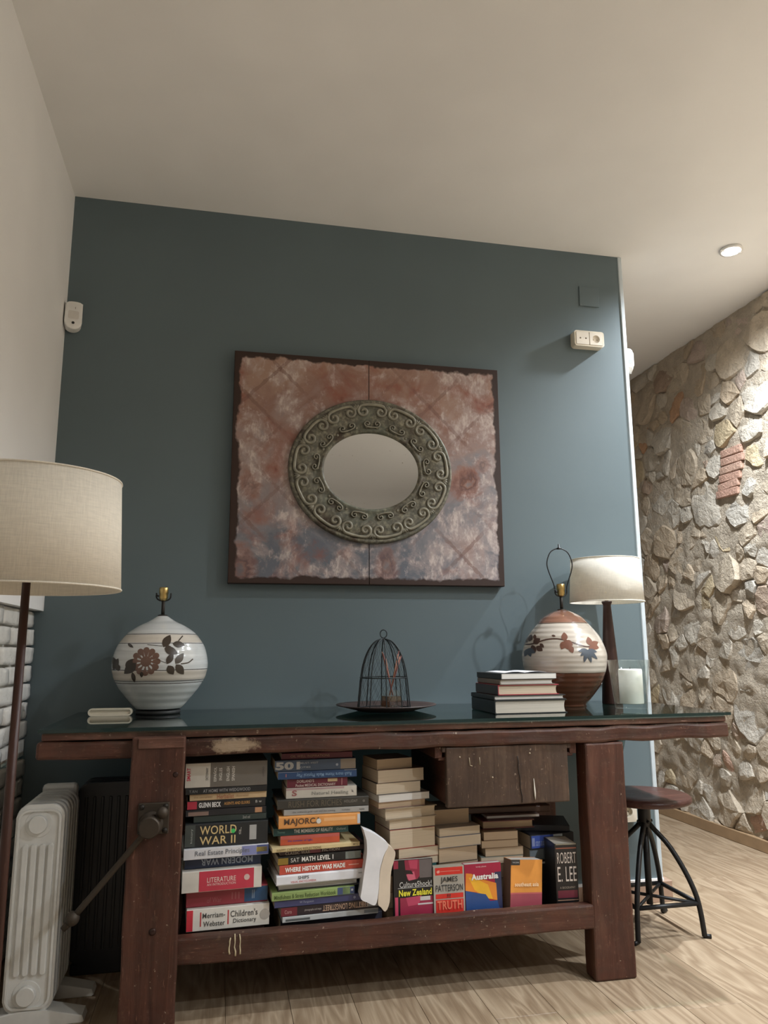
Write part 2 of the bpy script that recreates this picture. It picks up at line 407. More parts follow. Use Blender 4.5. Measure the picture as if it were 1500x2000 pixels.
fixed = [(1322, 792, .085, 'orange'), (1262, 848, .035, 'orange'), (1262, 868, .03, 'orange'), (1392, 985, .15, 'pale'), (1298, 970, .12, 'pale'), (1300, 860, .10, 'pale'),
         (1478, 1400, .13, 'grey'), (1470, 1290, .13, 'grey'), (1420, 1330, .11, 'tan'), (1455, 1440, .04, 'brown'), (1310, 1420, .10, 'warm'), (1345, 1490, .15, 'warm'), (1390, 1500, .07, 'pale'),
         (1430, 1485, .03, 'brick'), (1370, 690, .07, 'pink'), (1440, 700, .12, 'warm'), (1490, 770, .12, 'pale'), (1265, 790, .14, 'warm'), (1450, 1000, .09, 'grey'), (1485, 880, .07, 'ochre'),
         (1425, 1045, .09, 'ochre'), (1290, 1360, .05, 'ochre'), (1390, 1150, .05, 'ochre'), (1450, 1215, .10, 'pale'), (1345, 1160, .10, 'warm'), (1300, 1210, .09, 'pink'), (1495, 1614, .03, 'brick')]
for px_, py_, r_, m_ in fixed:
    p = onX(px_, py_, XS); seeds.append((p.y, p.z, r_, m_))
def far(y, z, r):
    for s in seeds:
        d = math.hypot((s[0]-y)/1.25, s[1]-z)
        if d < (s[2]+r)*.80: return False
    return True
for r_, tries in ((.115, 220), (.085, 500), (.06, 900), (.042, 1500), (.032, 1600)):
    for _ in range(tries):
        y, z = rs.uniform(Yl, Yh), rs.uniform(.03, H)
        if far(y, z, r_): seeds.append((y, z, r_, None))
def clip(poly, nx, ny, c):
    out = []
    for i in range(len(poly)):
        a, b = poly[i], poly[(i+1) % len(poly)]
        da, db = a[0]*nx+a[1]*ny-c, b[0]*nx+b[1]*ny-c
        if da <= 0: out.append(a)
        if (da < 0 < db) or (db < 0 < da):
            t = da/(da-db); out.append((a[0]+(b[0]-a[0])*t, a[1]+(b[1]-a[1])*t))
    return out
def stone_geo(cy, cz, poly, rnd, depth):
    # resample + roughen the outline, then three rings to a lumpy face
    P = []
    n = len(poly)
    for i in range(n):
        a, b = Vector(poly[i]), Vector(poly[(i+1) % n]); L = (b-a).length; k = max(1, int(L/.035))
        for q in range(k): P.append(a.lerp(b, q/k))
    c = sum(P, Vector((0, 0)))/len(P); Q = []
    m = len(P)
    for i in range(m):
        p = (P[i-1]+P[i]*6+P[(i+1) % m])/8
        d = p-c; l = d.length
        nn = noise.noise(Vector((p.x*16, p.y*16, 3)))
        p = c+d*max(.2, (l-.003)/l*(1+.16*nn)) if l > .006 else p
        Q.append(p)
    V, Fc = [], []
    tilt = (rnd.uniform(-.18, .18), rnd.uniform(-.25, .12))
    for f, h in ((1.03, -.03), (1.0, .55), (.93, .9), (.55, 1.0)):
        for p in Q:
            q = c+(p-c)*f
            nz = noise.noise(Vector((q.x*30, q.y*30, cy)))*.007+noise.noise(Vector((q.x*12, q.y*12, cz)))*.010
            hh = h*depth+(nz+tilt[0]*(q.x-c.x)+tilt[1]*(q.y-c.y) if h > .5 else nz*.3)
            V.append((XS-hh, q.x, q.y))
    for r in range(3):
        for i in range(m):
            j = (i+1) % m; Fc.append((r*m+i, (r+1)*m+i, (r+1)*m+j, r*m+j))
    V.append((XS-depth-.004, c.x, c.y)); 
    for i in range(m): Fc.append((3*m+i, 4*m, 3*m+(i+1) % m))
    return V, Fc
stones = []
for i, s in enumerate(seeds):
    if s[3] == 'brickspot': continue
    y, z = s[0], s[1]; R_ = .42
    poly = [(y-R_, max(z-R_, .055)), (y+R_, max(z-R_, .055)), (y+R_, min(z+R_, H)), (y-R_, min(z+R_, H))]
    for j, o in enumerate(seeds):
        if j == i or abs(o[0]-y) > .8 or abs(o[1]-z) > .8: continue
        dx, dz = o[0]-y, o[1]-z; d2 = dx*dx+dz*dz
        t = .5+(s[2]**2-o[2]**2)/(2*d2)*.9
        if o[3] == 'brickspot': t = min(t, .5) if abs(dz) > .05 else min(.5, 1-.095/max(.01, abs(dx)))
        t = min(.9, max(.12, t))
        poly = clip(poly, dx, dz, (y+dx*t)*dx+(z+dz*t)*dz)
        if len(poly) < 3: break
    if len(poly) < 3: continue
    ar = abs(sum(poly[k][0]*poly[(k+1) % len(poly)][1]-poly[(k+1) % len(poly)][0]*poly[k][1] for k in range(len(poly))))/2
    if ar < .0007: continue
    mt = s[3] or rs.choices(['pale', 'grey', 'tan', 'warm', 'ochre', 'pink', 'brown'], [24, 10, 22, 36, 4, 5, 2])[0]
    stones.append((ar, y, z, stone_geo(y, z, poly, rs, rs.uniform(.020, .044)), mt))
vis = sorted([s for s in stones if .22 < s[1] < 2.1], key=lambda s: -s[0])
single, rest = vis[:292], vis[292:]+[s for s in stones if not (.22 < s[1] < 2.1)]
for s in single:
    V, Fc = s[3]; c = Vector((XS, s[1], s[2]))
    obj('stone', mesh('stone', [Vector(v)-c for v in V], Fc, False), STN[s[4]], ws, c)
V, Fc, mi = [], [], []; keys = list(STN)
for s in rest:
    b = len(V); V += s[3][0]; Fc += [tuple(b+i for i in f) for f in s[3][1]]; mi += [keys.index(s[4])]*len(s[3][1])
me = mesh('rubble', V, Fc)
for k in keys: me.materials.append(STN[k])
for p, k in zip(me.polygons, mi): p.material_index = k
tag(obj('rubble', me, None, ws), kind='stuff')
for (by, bz, bw) in brk:
    o = obj('brick', box_me(-.042, .02, -bw, bw, -.022, .022, .005, 2), STN['brick'], ws, (XS, by, bz)); o.rotation_euler = (rs.uniform(-.04, .04), 0, 0)
# skirting
mb = plain(srgb(168, 140, 108), .5, name='beige_skirting')
st(box('baseboard_right', XS-.052, XS+.02, -6, YB, 0, .062, mb, bev=.003))
mb2 = plain(srgb(160, 132, 112), .5, name='brown_skirting'); 
b1 = st(box('baseboard_back', -.0, XE+.055, -.014, -.0005, 0, .082, mb2, bev=.002))
box('baseboard_return', XE+.0215, XE+.055, -.0002, .14, 0, .082, mb2, b1, bev=.002)
box('caulk_line', -.0, XE+.02, -.010, -.0006, .082, .092, MAT['white_wall'], b1)

# ---------------------------------------------------------------- workbench
wb = empty('workbench', (0, 0, 0), 0, 'old dark reddish-brown wooden workbench with worn scratched legs and a drawer', 'workbench')
YBK = -.035
X0, X1 = .154, 2.420
for i, (ya_, yb_) in enumerate(((Y0+.006, -.46), (-.458, -.25), (-.248, YBK))):
    rough_box('top_board', X0+.006, X1-.006-.004*i, ya_, yb_, .789, .8112, MAT['lip'], wb, .005, .0012, .09, i)
rough_box('front_apron', X0-.006, X1, Y0, Y0+.075, .735, .786, MAT['bench_x'], wb, .009, .006, .03, 5)
rough_box('back_apron', X0+.02, X1-.02, YBK-.07, YBK, .735, .788, MAT['bench_x'], wb, .007, .003, .07, 6)
for xx in (.46, 1.92): rough_box('cross_rail', xx-.035, xx+.035, Y0+.08, YBK-.075, .735, .787, MAT['bench_y'], wb, .005, .002, .07, 7)
# legs: a broad vice jaw in front on one side, a plain leg on the other, two behind
rough_box('leg', 1.866, 2.010, Y0+.002, Y0+.075, 0, .734, MAT['bench_z'], wb, .007, .003, .05, 1)
rough_box('leg', .43, .56, Y0+.004, Y0+.075, 0, .734, MAT['bench_z'], wb, .006, .002, .06, 2)
rough_box('leg', .43, .56, YBK-.075, YBK-.002, 0, .734, MAT['bench_z'], wb, .006, .002, .06, 3)
rough_box('leg', 1.87, 2.0, YBK-.075, YBK-.002, 0, .734, MAT['bench_z'], wb, .006, .002, .06, 4)
rough_box('vice_jaw', .417, .569, Y0-.036, Y0-.003, .012, .797, MAT['bench_z'], wb, .005, .003, .05, 8)
rough_box('jaw_cap', .436, .566, Y0-.0395, Y0-.034, .765, .795, MAT['lip'], wb, .002, .001, .05, 9)
rough_box('front_stretcher', .555, 1.872, Y0+.004, Y0+.047, .157, .2305, MAT['bench_x'], wb, .006, .003, .05, 10)
rough_box('back_stretcher', .555, 1.872, YBK-.06, YBK-.012, .150, .235, MAT['bench_x'], wb, .006, .003, .07, 11)
for i in range(4):
    ya_ = Y0+.049+i*.1225
    rough_box('shelf_board', .562, 1.864, ya_, ya_+.119, .152, .174, MAT['bench_x'], wb, .003, .001, .15, 12+i)
# drips of old paint on the stretcher
md = plain((.52, .44, .28), .6, name='dried_paint')
for dx, a, b in ((.716, .178, .222), (.731, .172, .232), (.745, .176, .230)):
    tube('paint_drip', [(dx+random.uniform(-.002, .002), Y0+.0035, b-(b-a)*k/5) for k in range(6)], [.0016, .0024, .0016, .002, .0024, .0028], md, wb, 6)
# knots on the jaw
for kx, kz, r_ in ((.500, .268, .010), (.545, .69, .008)):
    obj('knot', lathe_me([(0, .0005), (r_*.6, .0012), (r_, .0)], 14), MAT['walnut'], wb, (kx, Y0-.0375, kz), (math.pi/2, 0, 0))
# vice: plate, bolts, screw hub, handle bar with knobs
vx, vz = .489, .572
mr = plain((.055, .042, .03), .6, .6, 'rusty_iron')
vp = box('vice_plate', vx-.043, vx+.043, Y0-.047, Y0-.035, vz-.043, vz+.043, mr, wb, .002)
for sx in (-1, 1):
    for sz in (-1, 1):
        o = obj('bolt', lathe_me([(0, .004), (.006, .003), (.008, 0)], 10), MAT['iron'], vp, (vx+sx*.033, Y0-.047, vz+sz*.033), (math.pi/2, 0, 0))
obj('screw_hub', lathe_me([(.034, 0), (.034, .02), (.030, .03), (.029, .06), (.026, .064), (0, .0645)], 28, smooth=False), mr, wb, (vx-.006, Y0-.047, vz-.012), (math.pi/2, 0, 0))
A, B = Vector((vx+.026, Y0-.083, vz+.022)), Vector((.292, Y0-.083, .333))
hb = tube('handle_bar', [A.lerp(B, k/10) for k in range(11)], .0085, mr, wb, 10)
D = (B-A).normalized()
ball('end_knob', A, .017, mr, hb); ball('end_knob', B, .019, mr, hb)
tube('bar_tip', [B+D*.012, B+D*.034], [.011, .008], mr, hb, 10)
# drawer hung from runners
dr = rough_box('drawer', 1.384, 1.808, Y0+.008, Y0+.03, .549, .734, MAT['drawer'], wb, .004, .003, .05, 30)
mdi = MAT['bench_y']
box('drawer_side', 1.390, 1.405, Y0+.031, -.16, .552, .722, mdi, dr, .002); box('drawer_side', 1.787, 1.802, Y0+.031, -.16, .552, .722, mdi, dr, .002)
box('drawer_back', 1.406, 1.786, -.175, -.16, .552, .722, mdi, dr, .002); box('drawer_bottom', 1.406, 1.786, Y0+.031, -.176, .552, .560, mdi, dr)
box('drawer_top_lip', 1.372, 1.822, Y0+.012, Y0+.028, .718, .7345, MAT['drawer'], dr, .002)
for s, xx in ((-1, 1.362), (1, 1.832)):
    rn = prism('drawer_runner', [(xx-.012, .735), (xx+.012, .735), (xx+.012, .716) if s > 0 else (xx+.012, .722), (xx+.012-s*0, .700), (xx-.012, .700)], Y0+.02, -.12, 'y', .002)
    obj('drawer_runner', rn, mdi, wb)
    box('runner_ledge', xx-s*.012-.012, xx-s*.012+.012, Y0+.022, -.12, .692, .703, mdi, wb, .002)
mscr = plain((.45, .37, .26), .7, name='scratched_paint')
for pts in ([(1.462, .70), (1.463, .688), (1.464, .676), (1.472, .674)], [(1.497, .70), (1.498, .686), (1.4975, .676)]):
    tube('paint_scratch', [(a, Y0+.0068, b) for a, b in pts], .0013, mscr, dr, 5)
tube('paint_scratch', [(1.682+.003*k/6, Y0+.0062, .627-.066*k/6) for k in range(7)], [.0008, .0014, .002, .0026, .003, .0022, .001], plain((.7, .66, .58), .7, name='white_scratch'), dr, 6)
for a, b in ((1.430, .703), (1.672, .707), (1.540, .636)): ball('nail_head', (a, Y0+.0075, b), .0028, mscr, dr, 8)
tube('split', [(1.628+.012*k/8+.002*math.sin(k*2), Y0+.0066, .70-.145*k/8) for k in range(9)], .0012, MAT['black'], dr, 5)

# sheet of glass on the bench
gsm = box_me(X0-.002, X1+.008, Y0-.006, -.012, .8130, ZT)
gsm.materials.append(MAT['green_glass']); gsm.materials.append(plain((.006, .022, .020), .12, name='dark_green_glass_edge'))
for p_ in gsm.polygons: p_.material_index = 0 if abs(p_.normal.z) > .5 else 1
tag(obj('glass_sheet', gsm), 'sheet of greenish clear glass covering the workbench top', 'glass sheet')

# ---------------------------------------------------------------- books
TXT = {}
def ink(c, r=.5):
    k = tuple(c)
    if k not in TXT: TXT[k] = plain(c, r, name='printed_ink', var=.03)
    return TXT[k]
def cover_mat(c, r=.42): return plain(c, r, name='book_cover', var=.1)
def book(name, label, L, Wd, T, loc, rz, col, pages='cream', hard=False, bands=(), texts=(), stickers=(), group=None, pitch=0.0, bands_end=True):
    """book lying flat: spine along local x on the -y side, base at z=0"""
    r = empty(name, loc, rz, label, 'book', group); r.rotation_euler = (pitch, 0, rz)
    t = .0026 if hard else .0011; o = .004 if hard else .0006; b = .0035 if hard else .0012
    h = T/2; f = -Wd/2
    prof = [(Wd/2, T), (f+b, T), (f+b*.3, T-b*.35), (f, T-b*1.1), (f, b*1.1), (f+b*.3, b*.35), (f+b, 0), (Wd/2, 0), (Wd/2, t), (f+b+t, t), (f+t, b+t), (f+t, T-b-t), (f+b+t, T-t), (Wd/2, T-t)]
    cv = obj('cover', prism('cover', prof, -L/2, L/2, 'x'), cover_mat(col), r)
    bm = bmesh.new(); bmesh.ops.create_cube(bm, size=1)
    for v in bm.verts:
        v.co = (v.co.x*(L-2*o), (f+t+.002+Wd/2-o)/2+v.co.y*(Wd-t-.002-o), h+v.co.z*(T-2*t-.0002))
    es = [e for e in bm.edges if all(v.co.y > 0 for v in e.verts)]
    if hard:                                      # hollow fore-edge
        bmesh.ops.subdivide_edges(bm, edges=[e for e in bm.edges if abs(e.verts[0].co.z-e.verts[1].co.z) > .001], cuts=3)
        for v in bm.verts:
            if v.co.y > 0: v.co.y -= .006*max(0, 1-(abs(v.co.z-h)/(h+1e-6))**2)
    obj('page_block', bm_mesh('page_block', bm), PG[pages], r)
    for (u0, u1, v0, v1, c) in bands:             # fractions of spine length / height
        box('spine_band', -L/2+L*u0, -L/2+L*u1, f-.0004, f+.0006, T*v0+(b*1.2 if v0 == 0 else 0), T*v1-(b*1.2 if v1 == 1 else 0), cover_mat(c), cv)
    for tx in texts:
        s, u, v, w, hh, c = tx[:6]; rot = tx[6] if len(tx) > 6 else 0; bold = tx[7] if len(tx) > 7 else 0.01
        text('title', s, ink(c), cv, (-L/2+L*u, f-.0009, T*v), (1, 0, 0), (0, 0, 1), w*(L if abs(math.sin(rot)) < .5 else T), hh*(T if abs(math.sin(rot)) < .5 else L), rot, bold)
    for (u, v, rad, c) in stickers:
        obj('sticker', lathe_me([(0, .0004), (rad, .0003), (rad, 0)], 18, smooth=False), ink(c), cv, (-L/2+L*u, f-.0006, T*v), (math.pi/2, 0, 0))
    return r
UP = math.pi; VT = math.pi/2
def stack(rows, z0, ztop, yf, group, seed):
    rnd = random.Random(seed); tot = sum(r['t'] for r in rows); k = (ztop-z0)/tot; z = z0
    for r in rows:
        T = r['t']*k; y = yf+r.get('dy', 0)
        x0, x1 = xat(r['x'][0], y, z+T/2), xat(r['x'][1], y, z+T/2)
        rot = math.radians(r.get('rot', rnd.uniform(1, 4))); L = (x1-x0)/max(.7, math.cos(rot)); Wd = r.get('w', .165)
        back = r.get('back', False)
        cx, cy = (x0+x1)/2, y+Wd/2*math.cos(rot)+abs(L/2*math.sin(rot))*.3
        book(r.get('name', 'book'), r['l'], L, Wd, T-.0006, (cx, cy, z+.0003), rot+(math.pi if back else 0), r['c'], r.get('p', 'cream'), r.get('hard', False), r.get('b', ()), r.get('tx', ()), r.get('s', ()), group)
        z += T
ZS = .1762
WH = (.80, .79, .76); GO = (.62, .47, .22)
col1 = [
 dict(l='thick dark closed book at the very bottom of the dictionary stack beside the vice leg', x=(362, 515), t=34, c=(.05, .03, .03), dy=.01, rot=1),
 dict(l='white dictionary spine with red end block reading Children\'s Dictionary', x=(361, 523), t=38, c=(.70, .68, .62), dy=-.004, rot=3, w=.18, p='white',
      b=[(0, .075, 0, 1, (.55, .03, .05)), (.16, .175, .2, .85, (.5, .05, .06)), (.49, .505, .2, .85, (.5, .05, .06))],
      tx=[('Merriam-', .325, .68, .27, .24, (.06, .06, .06)), ('Webster', .33, .3, .26, .24, (.06, .06, .06)), ('Children\'s', .69, .66, .33, .30, (.06, .06, .06)), ('Dictionary', .70, .3, .28, .26, (.06, .06, .06))],
      s=[(.945, .5, .015, (.45, .42, .38))]),
 dict(l='crimson hardback with a blue block at one end of its spine', x=(361, 520), t=31, c=(.28, .035, .05), dy=.012, rot=3, hard=True, b=[(.71, 1, 0, 1, (.02, .07, .16))],
      tx=[('of War', .34, .35, .18, .3, (.36, .1, .11)), ('III', .6, .5, .1, .4, (.36, .1, .11)), ('II', .82, .5, .03, .5, (.25, .32, .4))]),
 dict(l='thick red spine reading Literature with white blocks at both ends', x=(352, 508), t=37, c=(.62, .59, .53), dy=-.016, rot=3.5, p='white', b=[(.21, .90, 0, 1, (.50, .04, .07))],
      tx=[('LITERATURE', .49, .55, .36, .24, (.75, .55, .5)), ('AN INTRODUCTION', .49, .33, .36, .12, (.75, .5, .48))], s=[(.81, .55, .0085, (.62, .45, .42))]),
 dict(l='navy book with its title Modern War printed upside down', x=(357, 506), t=21, c=(.018, .03, .07), dy=.012, rot=4, tx=[('MODERN WAR', .55, .5, .68, .55, (.30, .35, .42), UP, .02)]),
 dict(l='white and blue textbook spine reading Real Estate Principles', x=(354, 520), t=19, c=(.62, .62, .64), dy=-.018, rot=4.5, w=.19, p='white', b=[(.68, .86, 0, 1, (.22, .24, .45)), (.86, 1, 0, 1, (.06, .08, .2)), (.855, .985, .3, .75, (.6, .45, .06))],
      tx=[('Real Estate Principles', .45, .5, .64, .6, (.16, .17, .20))]),
 dict(l='thick black book reading World War II in gold letters with a green sticker', x=(358, 520), t=43, c=(.014, .016, .017), dy=-.008, rot=3, w=.19, hard=True,
      tx=[('WORLD', .395, .71, .44, .36, GO), ('WAR II', .39, .28, .43, .34, GO), ('of', .66, .6, .03, .3, (.4, .38, .34)), ('history', .08, .5, .6, .03, (.35, .38, .36), VT)],
      b=[(.775, .86, .2, .82, (.36, .36, .35)), (0, .12, .05, .95, (.05, .06, .055))], s=[(.575, .62, .0065, (.05, .5, .12))]),
 dict(l='thin dark grey-green book lying on the World War II book', x=(376, 518), t=12, c=(.03, .045, .042), dy=.004, rot=2.5, tx=[('2nd ed', .72, .5, .1, .45, (.4, .4, .38))]),
 dict(l='thin black paperback with flesh-coloured photo fragments on its spine', x=(360, 517), t=12, c=(.016, .016, .02), dy=0, rot=3, b=[(.03, .28, .1, .7, (.25, .17, .14)), (.86, .95, .1, .9, (.45, .24, .13))]),
 dict(l='black book with a red end block, white author lettering and orange subtitle', x=(363, 516), t=16, c=(.012, .012, .013), dy=.002, rot=3, b=[(0, .12, 0, 1, (.45, .03, .06))],
      tx=[('GLENN BECK', .285, .5, .28, .58, (.8, .8, .8), 0, .03), ('AGENTS AND ELIXIRS', .63, .55, .33, .34, (.6, .32, .1)), ('B w', .91, .6, .08, .3, (.5, .5, .48))]),
 dict(l='thin tan paperback with faded brown lettering under the black Wedgwood book', x=(368, 518), t=12, c=(.52, .38, .22), dy=.003, rot=3, tx=[('Herbalist', .46, .5, .22, .72, (.35, .12, .06)), ('the compleat', .17, .5, .24, .4, (.3, .2, .1)), ('illustrated', .68, .5, .16, .36, (.38, .24, .12))]),
 dict(l='thin black book reading At Home With Wedgwood', x=(360, 519), t=12, c=(.012, .013, .014), dy=-.004, rot=3, tx=[('AT HOME WITH WEDGWOOD', .5, .5, .58, .5, (.32, .32, .33)), ('T.RN', .09, .5, .1, .4, (.2, .2, .2))]),
 dict(l='thick grey Spanish English dictionary with a pale end panel, topmost of its stack', x=(360, 520), t=46, c=(.15, .135, .115), dy=-.004, rot=2, w=.19, b=[(0, .30, 0, 1, (.55, .52, .46))],
      tx=[('SMART', .04, .55, .52, .045, (.5, .03, .06), VT, .03), ('DICTIONARY', .26, .55, .5, .03, (.08, .08, .08), VT), ('ESPAÑOL', .355, .52, .58, .04, (.62, .6, .54), VT, .02), ('INGLES', .425, .52, .5, .036, (.62, .6, .54), VT, .02),
          ('ENGLISH', .515, .52, .58, .038, (.62, .6, .54), VT, .02), ('SPANISH', .58, .52, .58, .038, (.62, .6, .54), VT, .02), ('OXFORD', .95, .55, .4, .02, (.06, .06, .06), VT)]),
]
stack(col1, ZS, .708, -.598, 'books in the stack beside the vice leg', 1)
col2 = [
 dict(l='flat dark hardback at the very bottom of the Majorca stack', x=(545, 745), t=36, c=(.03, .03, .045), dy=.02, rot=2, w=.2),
 dict(l='thin pale grey magazine near the bottom of the Majorca stack', x=(547, 736), t=10, c=(.50, .52, .52), dy=-.004, rot=4, w=.2, p='white', b=[(.03, .28, .2, .6, (.1, .11, .11)), (.85, 1, .3, .9, (.2, .22, .24))]),
 dict(l='dark maroon and black book with an upside-down title in pale capitals', x=(545, 737), t=17, c=(.022, .014, .018), dy=-.002, rot=4, b=[(0, .16, 0, 1, (.16, .02, .03)), (.88, 1, .2, 1, (.35, .37, .38))],
      tx=[('BATTING LONGSTREET', .64, .52, .44, .62, (.5, .34, .24), UP, .02), ('FEET', .84, .52, .1, .62, (.6, .5, .42), UP, .02), ('Coro', .07, .5, .07, .4, (.5, .3, .28)), ('photographs and maps', .32, .5, .17, .3, (.4, .36, .33))]),
 dict(l='dark navy purple paperback under the green workbook', x=(532, 715), t=13, c=(.055, .06, .15), dy=-.006, rot=4, tx=[('W Ferguson', .34, .5, .15, .4, (.3, .32, .42))], s=[(.86, .5, .004, (.25, .28, .42))]),
 dict(l='green workbook spine with navy panel and small green square', x=(527, 690), t=15, c=(.27, .37, .13), dy=-.012, rot=4, b=[(.79, 1, 0, 1, (.06, .09, .2)), (.855, .945, .1, .9, (.3, .42, .17))],
      tx=[('Mindfulness & Stress Reduction Workbook', .40, .45, .74, .52, (.07, .11, .03))], s=[(.97, .55, .0035, (.55, .6, .65))]),
 dict(l='black-covered book with white page edges outward below the Ships book', x=(539, 698), t=12, c=(.02, .02, .02), dy=0, rot=4, back=True, p='white', hard=True),
 dict(l='white hardback spine reading Ships', x=(534, 711), t=18, c=(.74, .75, .79), dy=-.014, rot=5, w=.2, hard=True, p='white', tx=[('SHIPS', .295, .68, .12, .32, (.08, .08, .1)), ('VISUAL ENCYCLOPEDIA', .295, .3, .28, .2, (.6, .15, .15)), ('mmm', .94, .6, .05, .13, (.1, .1, .1))]),
 dict(l='red spine reading Where History Was Made in white capitals', x=(540, 714), t=16, c=(.50, .075, .045), dy=-.006, rot=5, w=.2, tx=[('WHERE HISTORY WAS MADE', .40, .52, .68, .55, (.85, .82, .78), 0, .04)], b=[(.78, .9, .45, .55, (.7, .4, .33)), (.95, .985, .2, .6, (.75, .6, .55))]),
 dict(l='black test-prep book reading SAT Math Level 1', x=(538, 702), t=16, c=(.014, .015, .015), dy=0, rot=5, tx=[('SAT', .20, .5, .10, .5, (.6, .6, .58)), ('MATH LEVEL 1', .47, .52, .38, .55, (.85, .85, .82), 0, .03)], b=[(0, .12, .05, .8, (.3, .2, .03)), (.81, 1, .1, .95, (.20, .23, .21))]),
 dict(l='thin dark brown book squeezed above the SAT book', x=(542, 713), t=10, c=(.035, .014, .016), dy=.006, rot=5, tx=[('CLASSIC WAR', .2, .4, .28, .6, (.4, .36, .3)), ('FICTION', .58, .5, .2, .5, (.45, .42, .38))], b=[(.34, .46, .1, .9, (.18, .04, .06))]),
 dict(l='long thin cream booklet jutting out under the red-orange paperback', x=(526, 699), t=8, c=(.62, .50, .27), dy=-.016, rot=5, w=.2, tx=[('HAPPY CHRISTIAN REFLECTIONS', .3, .45, .5, .6, (.2, .14, .05)), ('MTG', .95, .5, .05, .5, (.25, .2, .1))]),
 dict(l='short red-orange paperback lying on the cream booklet', x=(546, 662), t=18, c=(.55, .10, .045), dy=.004, rot=2, w=.15, tx=[('the summer of light', .33, .42, .42, .3, (.12, .06, .25))], b=[(0, 1, .62, 1, (.52, .12, .10))]),
 dict(l='dark teal paperback reading The Members of Reality', x=(532, 679), t=14, c=(.012, .055, .055), dy=.002, rot=2, tx=[('THE MEMBERS OF REALITY', .53, .52, .52, .48, (.55, .58, .56), 0, .02), ('Thomas', .1, .5, .1, .3, (.15, .28, .27)), ('Oxford', .9, .5, .12, .3, (.3, .36, .35))]),
 dict(l='bright orange hardback spine reading Majorca with a round white sticker', x=(542, 702), t=23, c=(.68, .30, .085), dy=-.012, rot=2, hard=True, w=.19, p='white', tx=[('MAJORCA', .29, .5, .45, .62, (.09, .05, .03), 0, .02)], b=[(.965, 1, 0, 1, (.5, .52, .55)), (.55, .94, .45, .72, (.74, .40, .17))], s=[(.485, .5, .0075, (.62, .62, .58))]),
 dict(l='slim pale grey book under the Rush for Riches book', x=(553, 719), t=11, c=(.36, .36, .35), dy=-.004, rot=1.5, tx=[('the california gold rush and the coming', .35, .5, .5, .35, (.14, .14, .14)), ('hmmn', .92, .5, .06, .3, (.08, .08, .08)), ('holliday', .73, .5, .1, .3, (.15, .15, .15))]),
 dict(l='dark grey hardback spine reading Rush for Riches', x=(540, 719), t=19, c=(.045, .042, .036), dy=-.004, rot=1.5, hard=True, w=.2, tx=[('RUSH FOR RICHES', .41, .5, .58, .6, (.14, .12, .085), 0, .0), ('HOLLIDAY', .80, .55, .15, .28, (.25, .24, .21))], s=[(.945, .5, .004, (.16, .15, .13))]),
 dict(l='white spine reading Natural Healing with a small red emblem', x=(558, 696), t=20, c=(.55, .52, .46), dy=.002, rot=1, w=.15, tx=[('Natural Healing', .62, .38, .52, .42, (.24, .24, .22)), ('S', .115, .52, .07, .55, (.32, .12, .12), 0, .03), ('k', .945, .5, .03, .25, (.1, .1, .1))], b=[(0, .82, .78, 1, (.42, .30, .30))]),
 dict(l='maroon pocket medical dictionary spine in pale lettering', x=(560, 678), t=17, c=(.115, .014, .028), dy=.002, rot=1, w=.14, tx=[('DORLAND\'S', .30, .72, .28, .34, (.52, .42, .38)), ('Pocket MEDICAL DICTIONARY', .47, .25, .66, .30, (.6, .5, .46))], b=[(.67, .83, .55, .9, (.48, .36, .2)), (.90, .912, .1, .9, (.4, .2, .2))]),
 dict(l='blue book with upside-down light blue lettering under the 501 book', x=(542, 696), t=15, c=(.02, .055, .14), dy=-.006, rot=1, w=.17, tx=[('Rush more Home Made Physical Play', .58, .5, .70, .6, (.22, .34, .5), UP), ('I', .1, .5, .01, .4, (.4, .15, .15))], b=[(.84, 1, .9, 1, (.5, .46, .42)), (0, .3, .9, 1, (.4, .38, .38))]),
 dict(l='slate blue book with a large grey 501 on its spine', x=(536, 694), t=21, c=(.055, .08, .125), dy=-.004, rot=1, w=.17, tx=[('501', .155, .5, .30, .72, (.36, .35, .33), 0, .05), ('MUST-VISIT', .42, .70, .22, .17, (.34, .36, .38)), ('CITIES', .37, .32, .13, .17, (.34, .36, .38))], b=[(.81, 1, 0, 1, (.22, .18, .14))], s=[(.765, .45, .004, (.3, .33, .38))]),
 dict(l='dark maroon book topmost of the Majorca stack', x=(550, 688), t=12, c=(.10, .012, .02), dy=.006, rot=0, w=.15, tx=[('OIL WELL INSPIRATIONS', .4, .5, .55, .4, (.28, .16, .09))]),
]
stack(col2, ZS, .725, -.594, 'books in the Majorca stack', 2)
def pgrows(spec): return [dict(l=l, x=x, t=t, c=c, p=p, rot=rot, dy=dy, back=True, hard=hd, w=w) for (l, x, t, c, p, rot, dy, hd, w) in spec]
dk = (.03, .022, .02)
col3 = pgrows([
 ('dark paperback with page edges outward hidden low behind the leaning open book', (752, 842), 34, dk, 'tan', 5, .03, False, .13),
 ('cream-edged paperback low in the leaning page-edge stack behind the New Zealand guide', (755, 845), 30, (.2, .05, .05), 'cream', 6, .02, False, .13),
 ('tan-edged paperback just below the teal spine behind the New Zealand guide', (758, 846), 30, (.3, .28, .2), 'tan', 6, .02, False, .13)])
col3.append(dict(l='teal paperback spine with a pale label just above the New Zealand guide', x=(770, 850), t=18, c=(.02, .10, .10), p='cream', rot=6, dy=.015, w=.13, b=[(.15, .55, .3, .8, (.38, .4, .34))]))
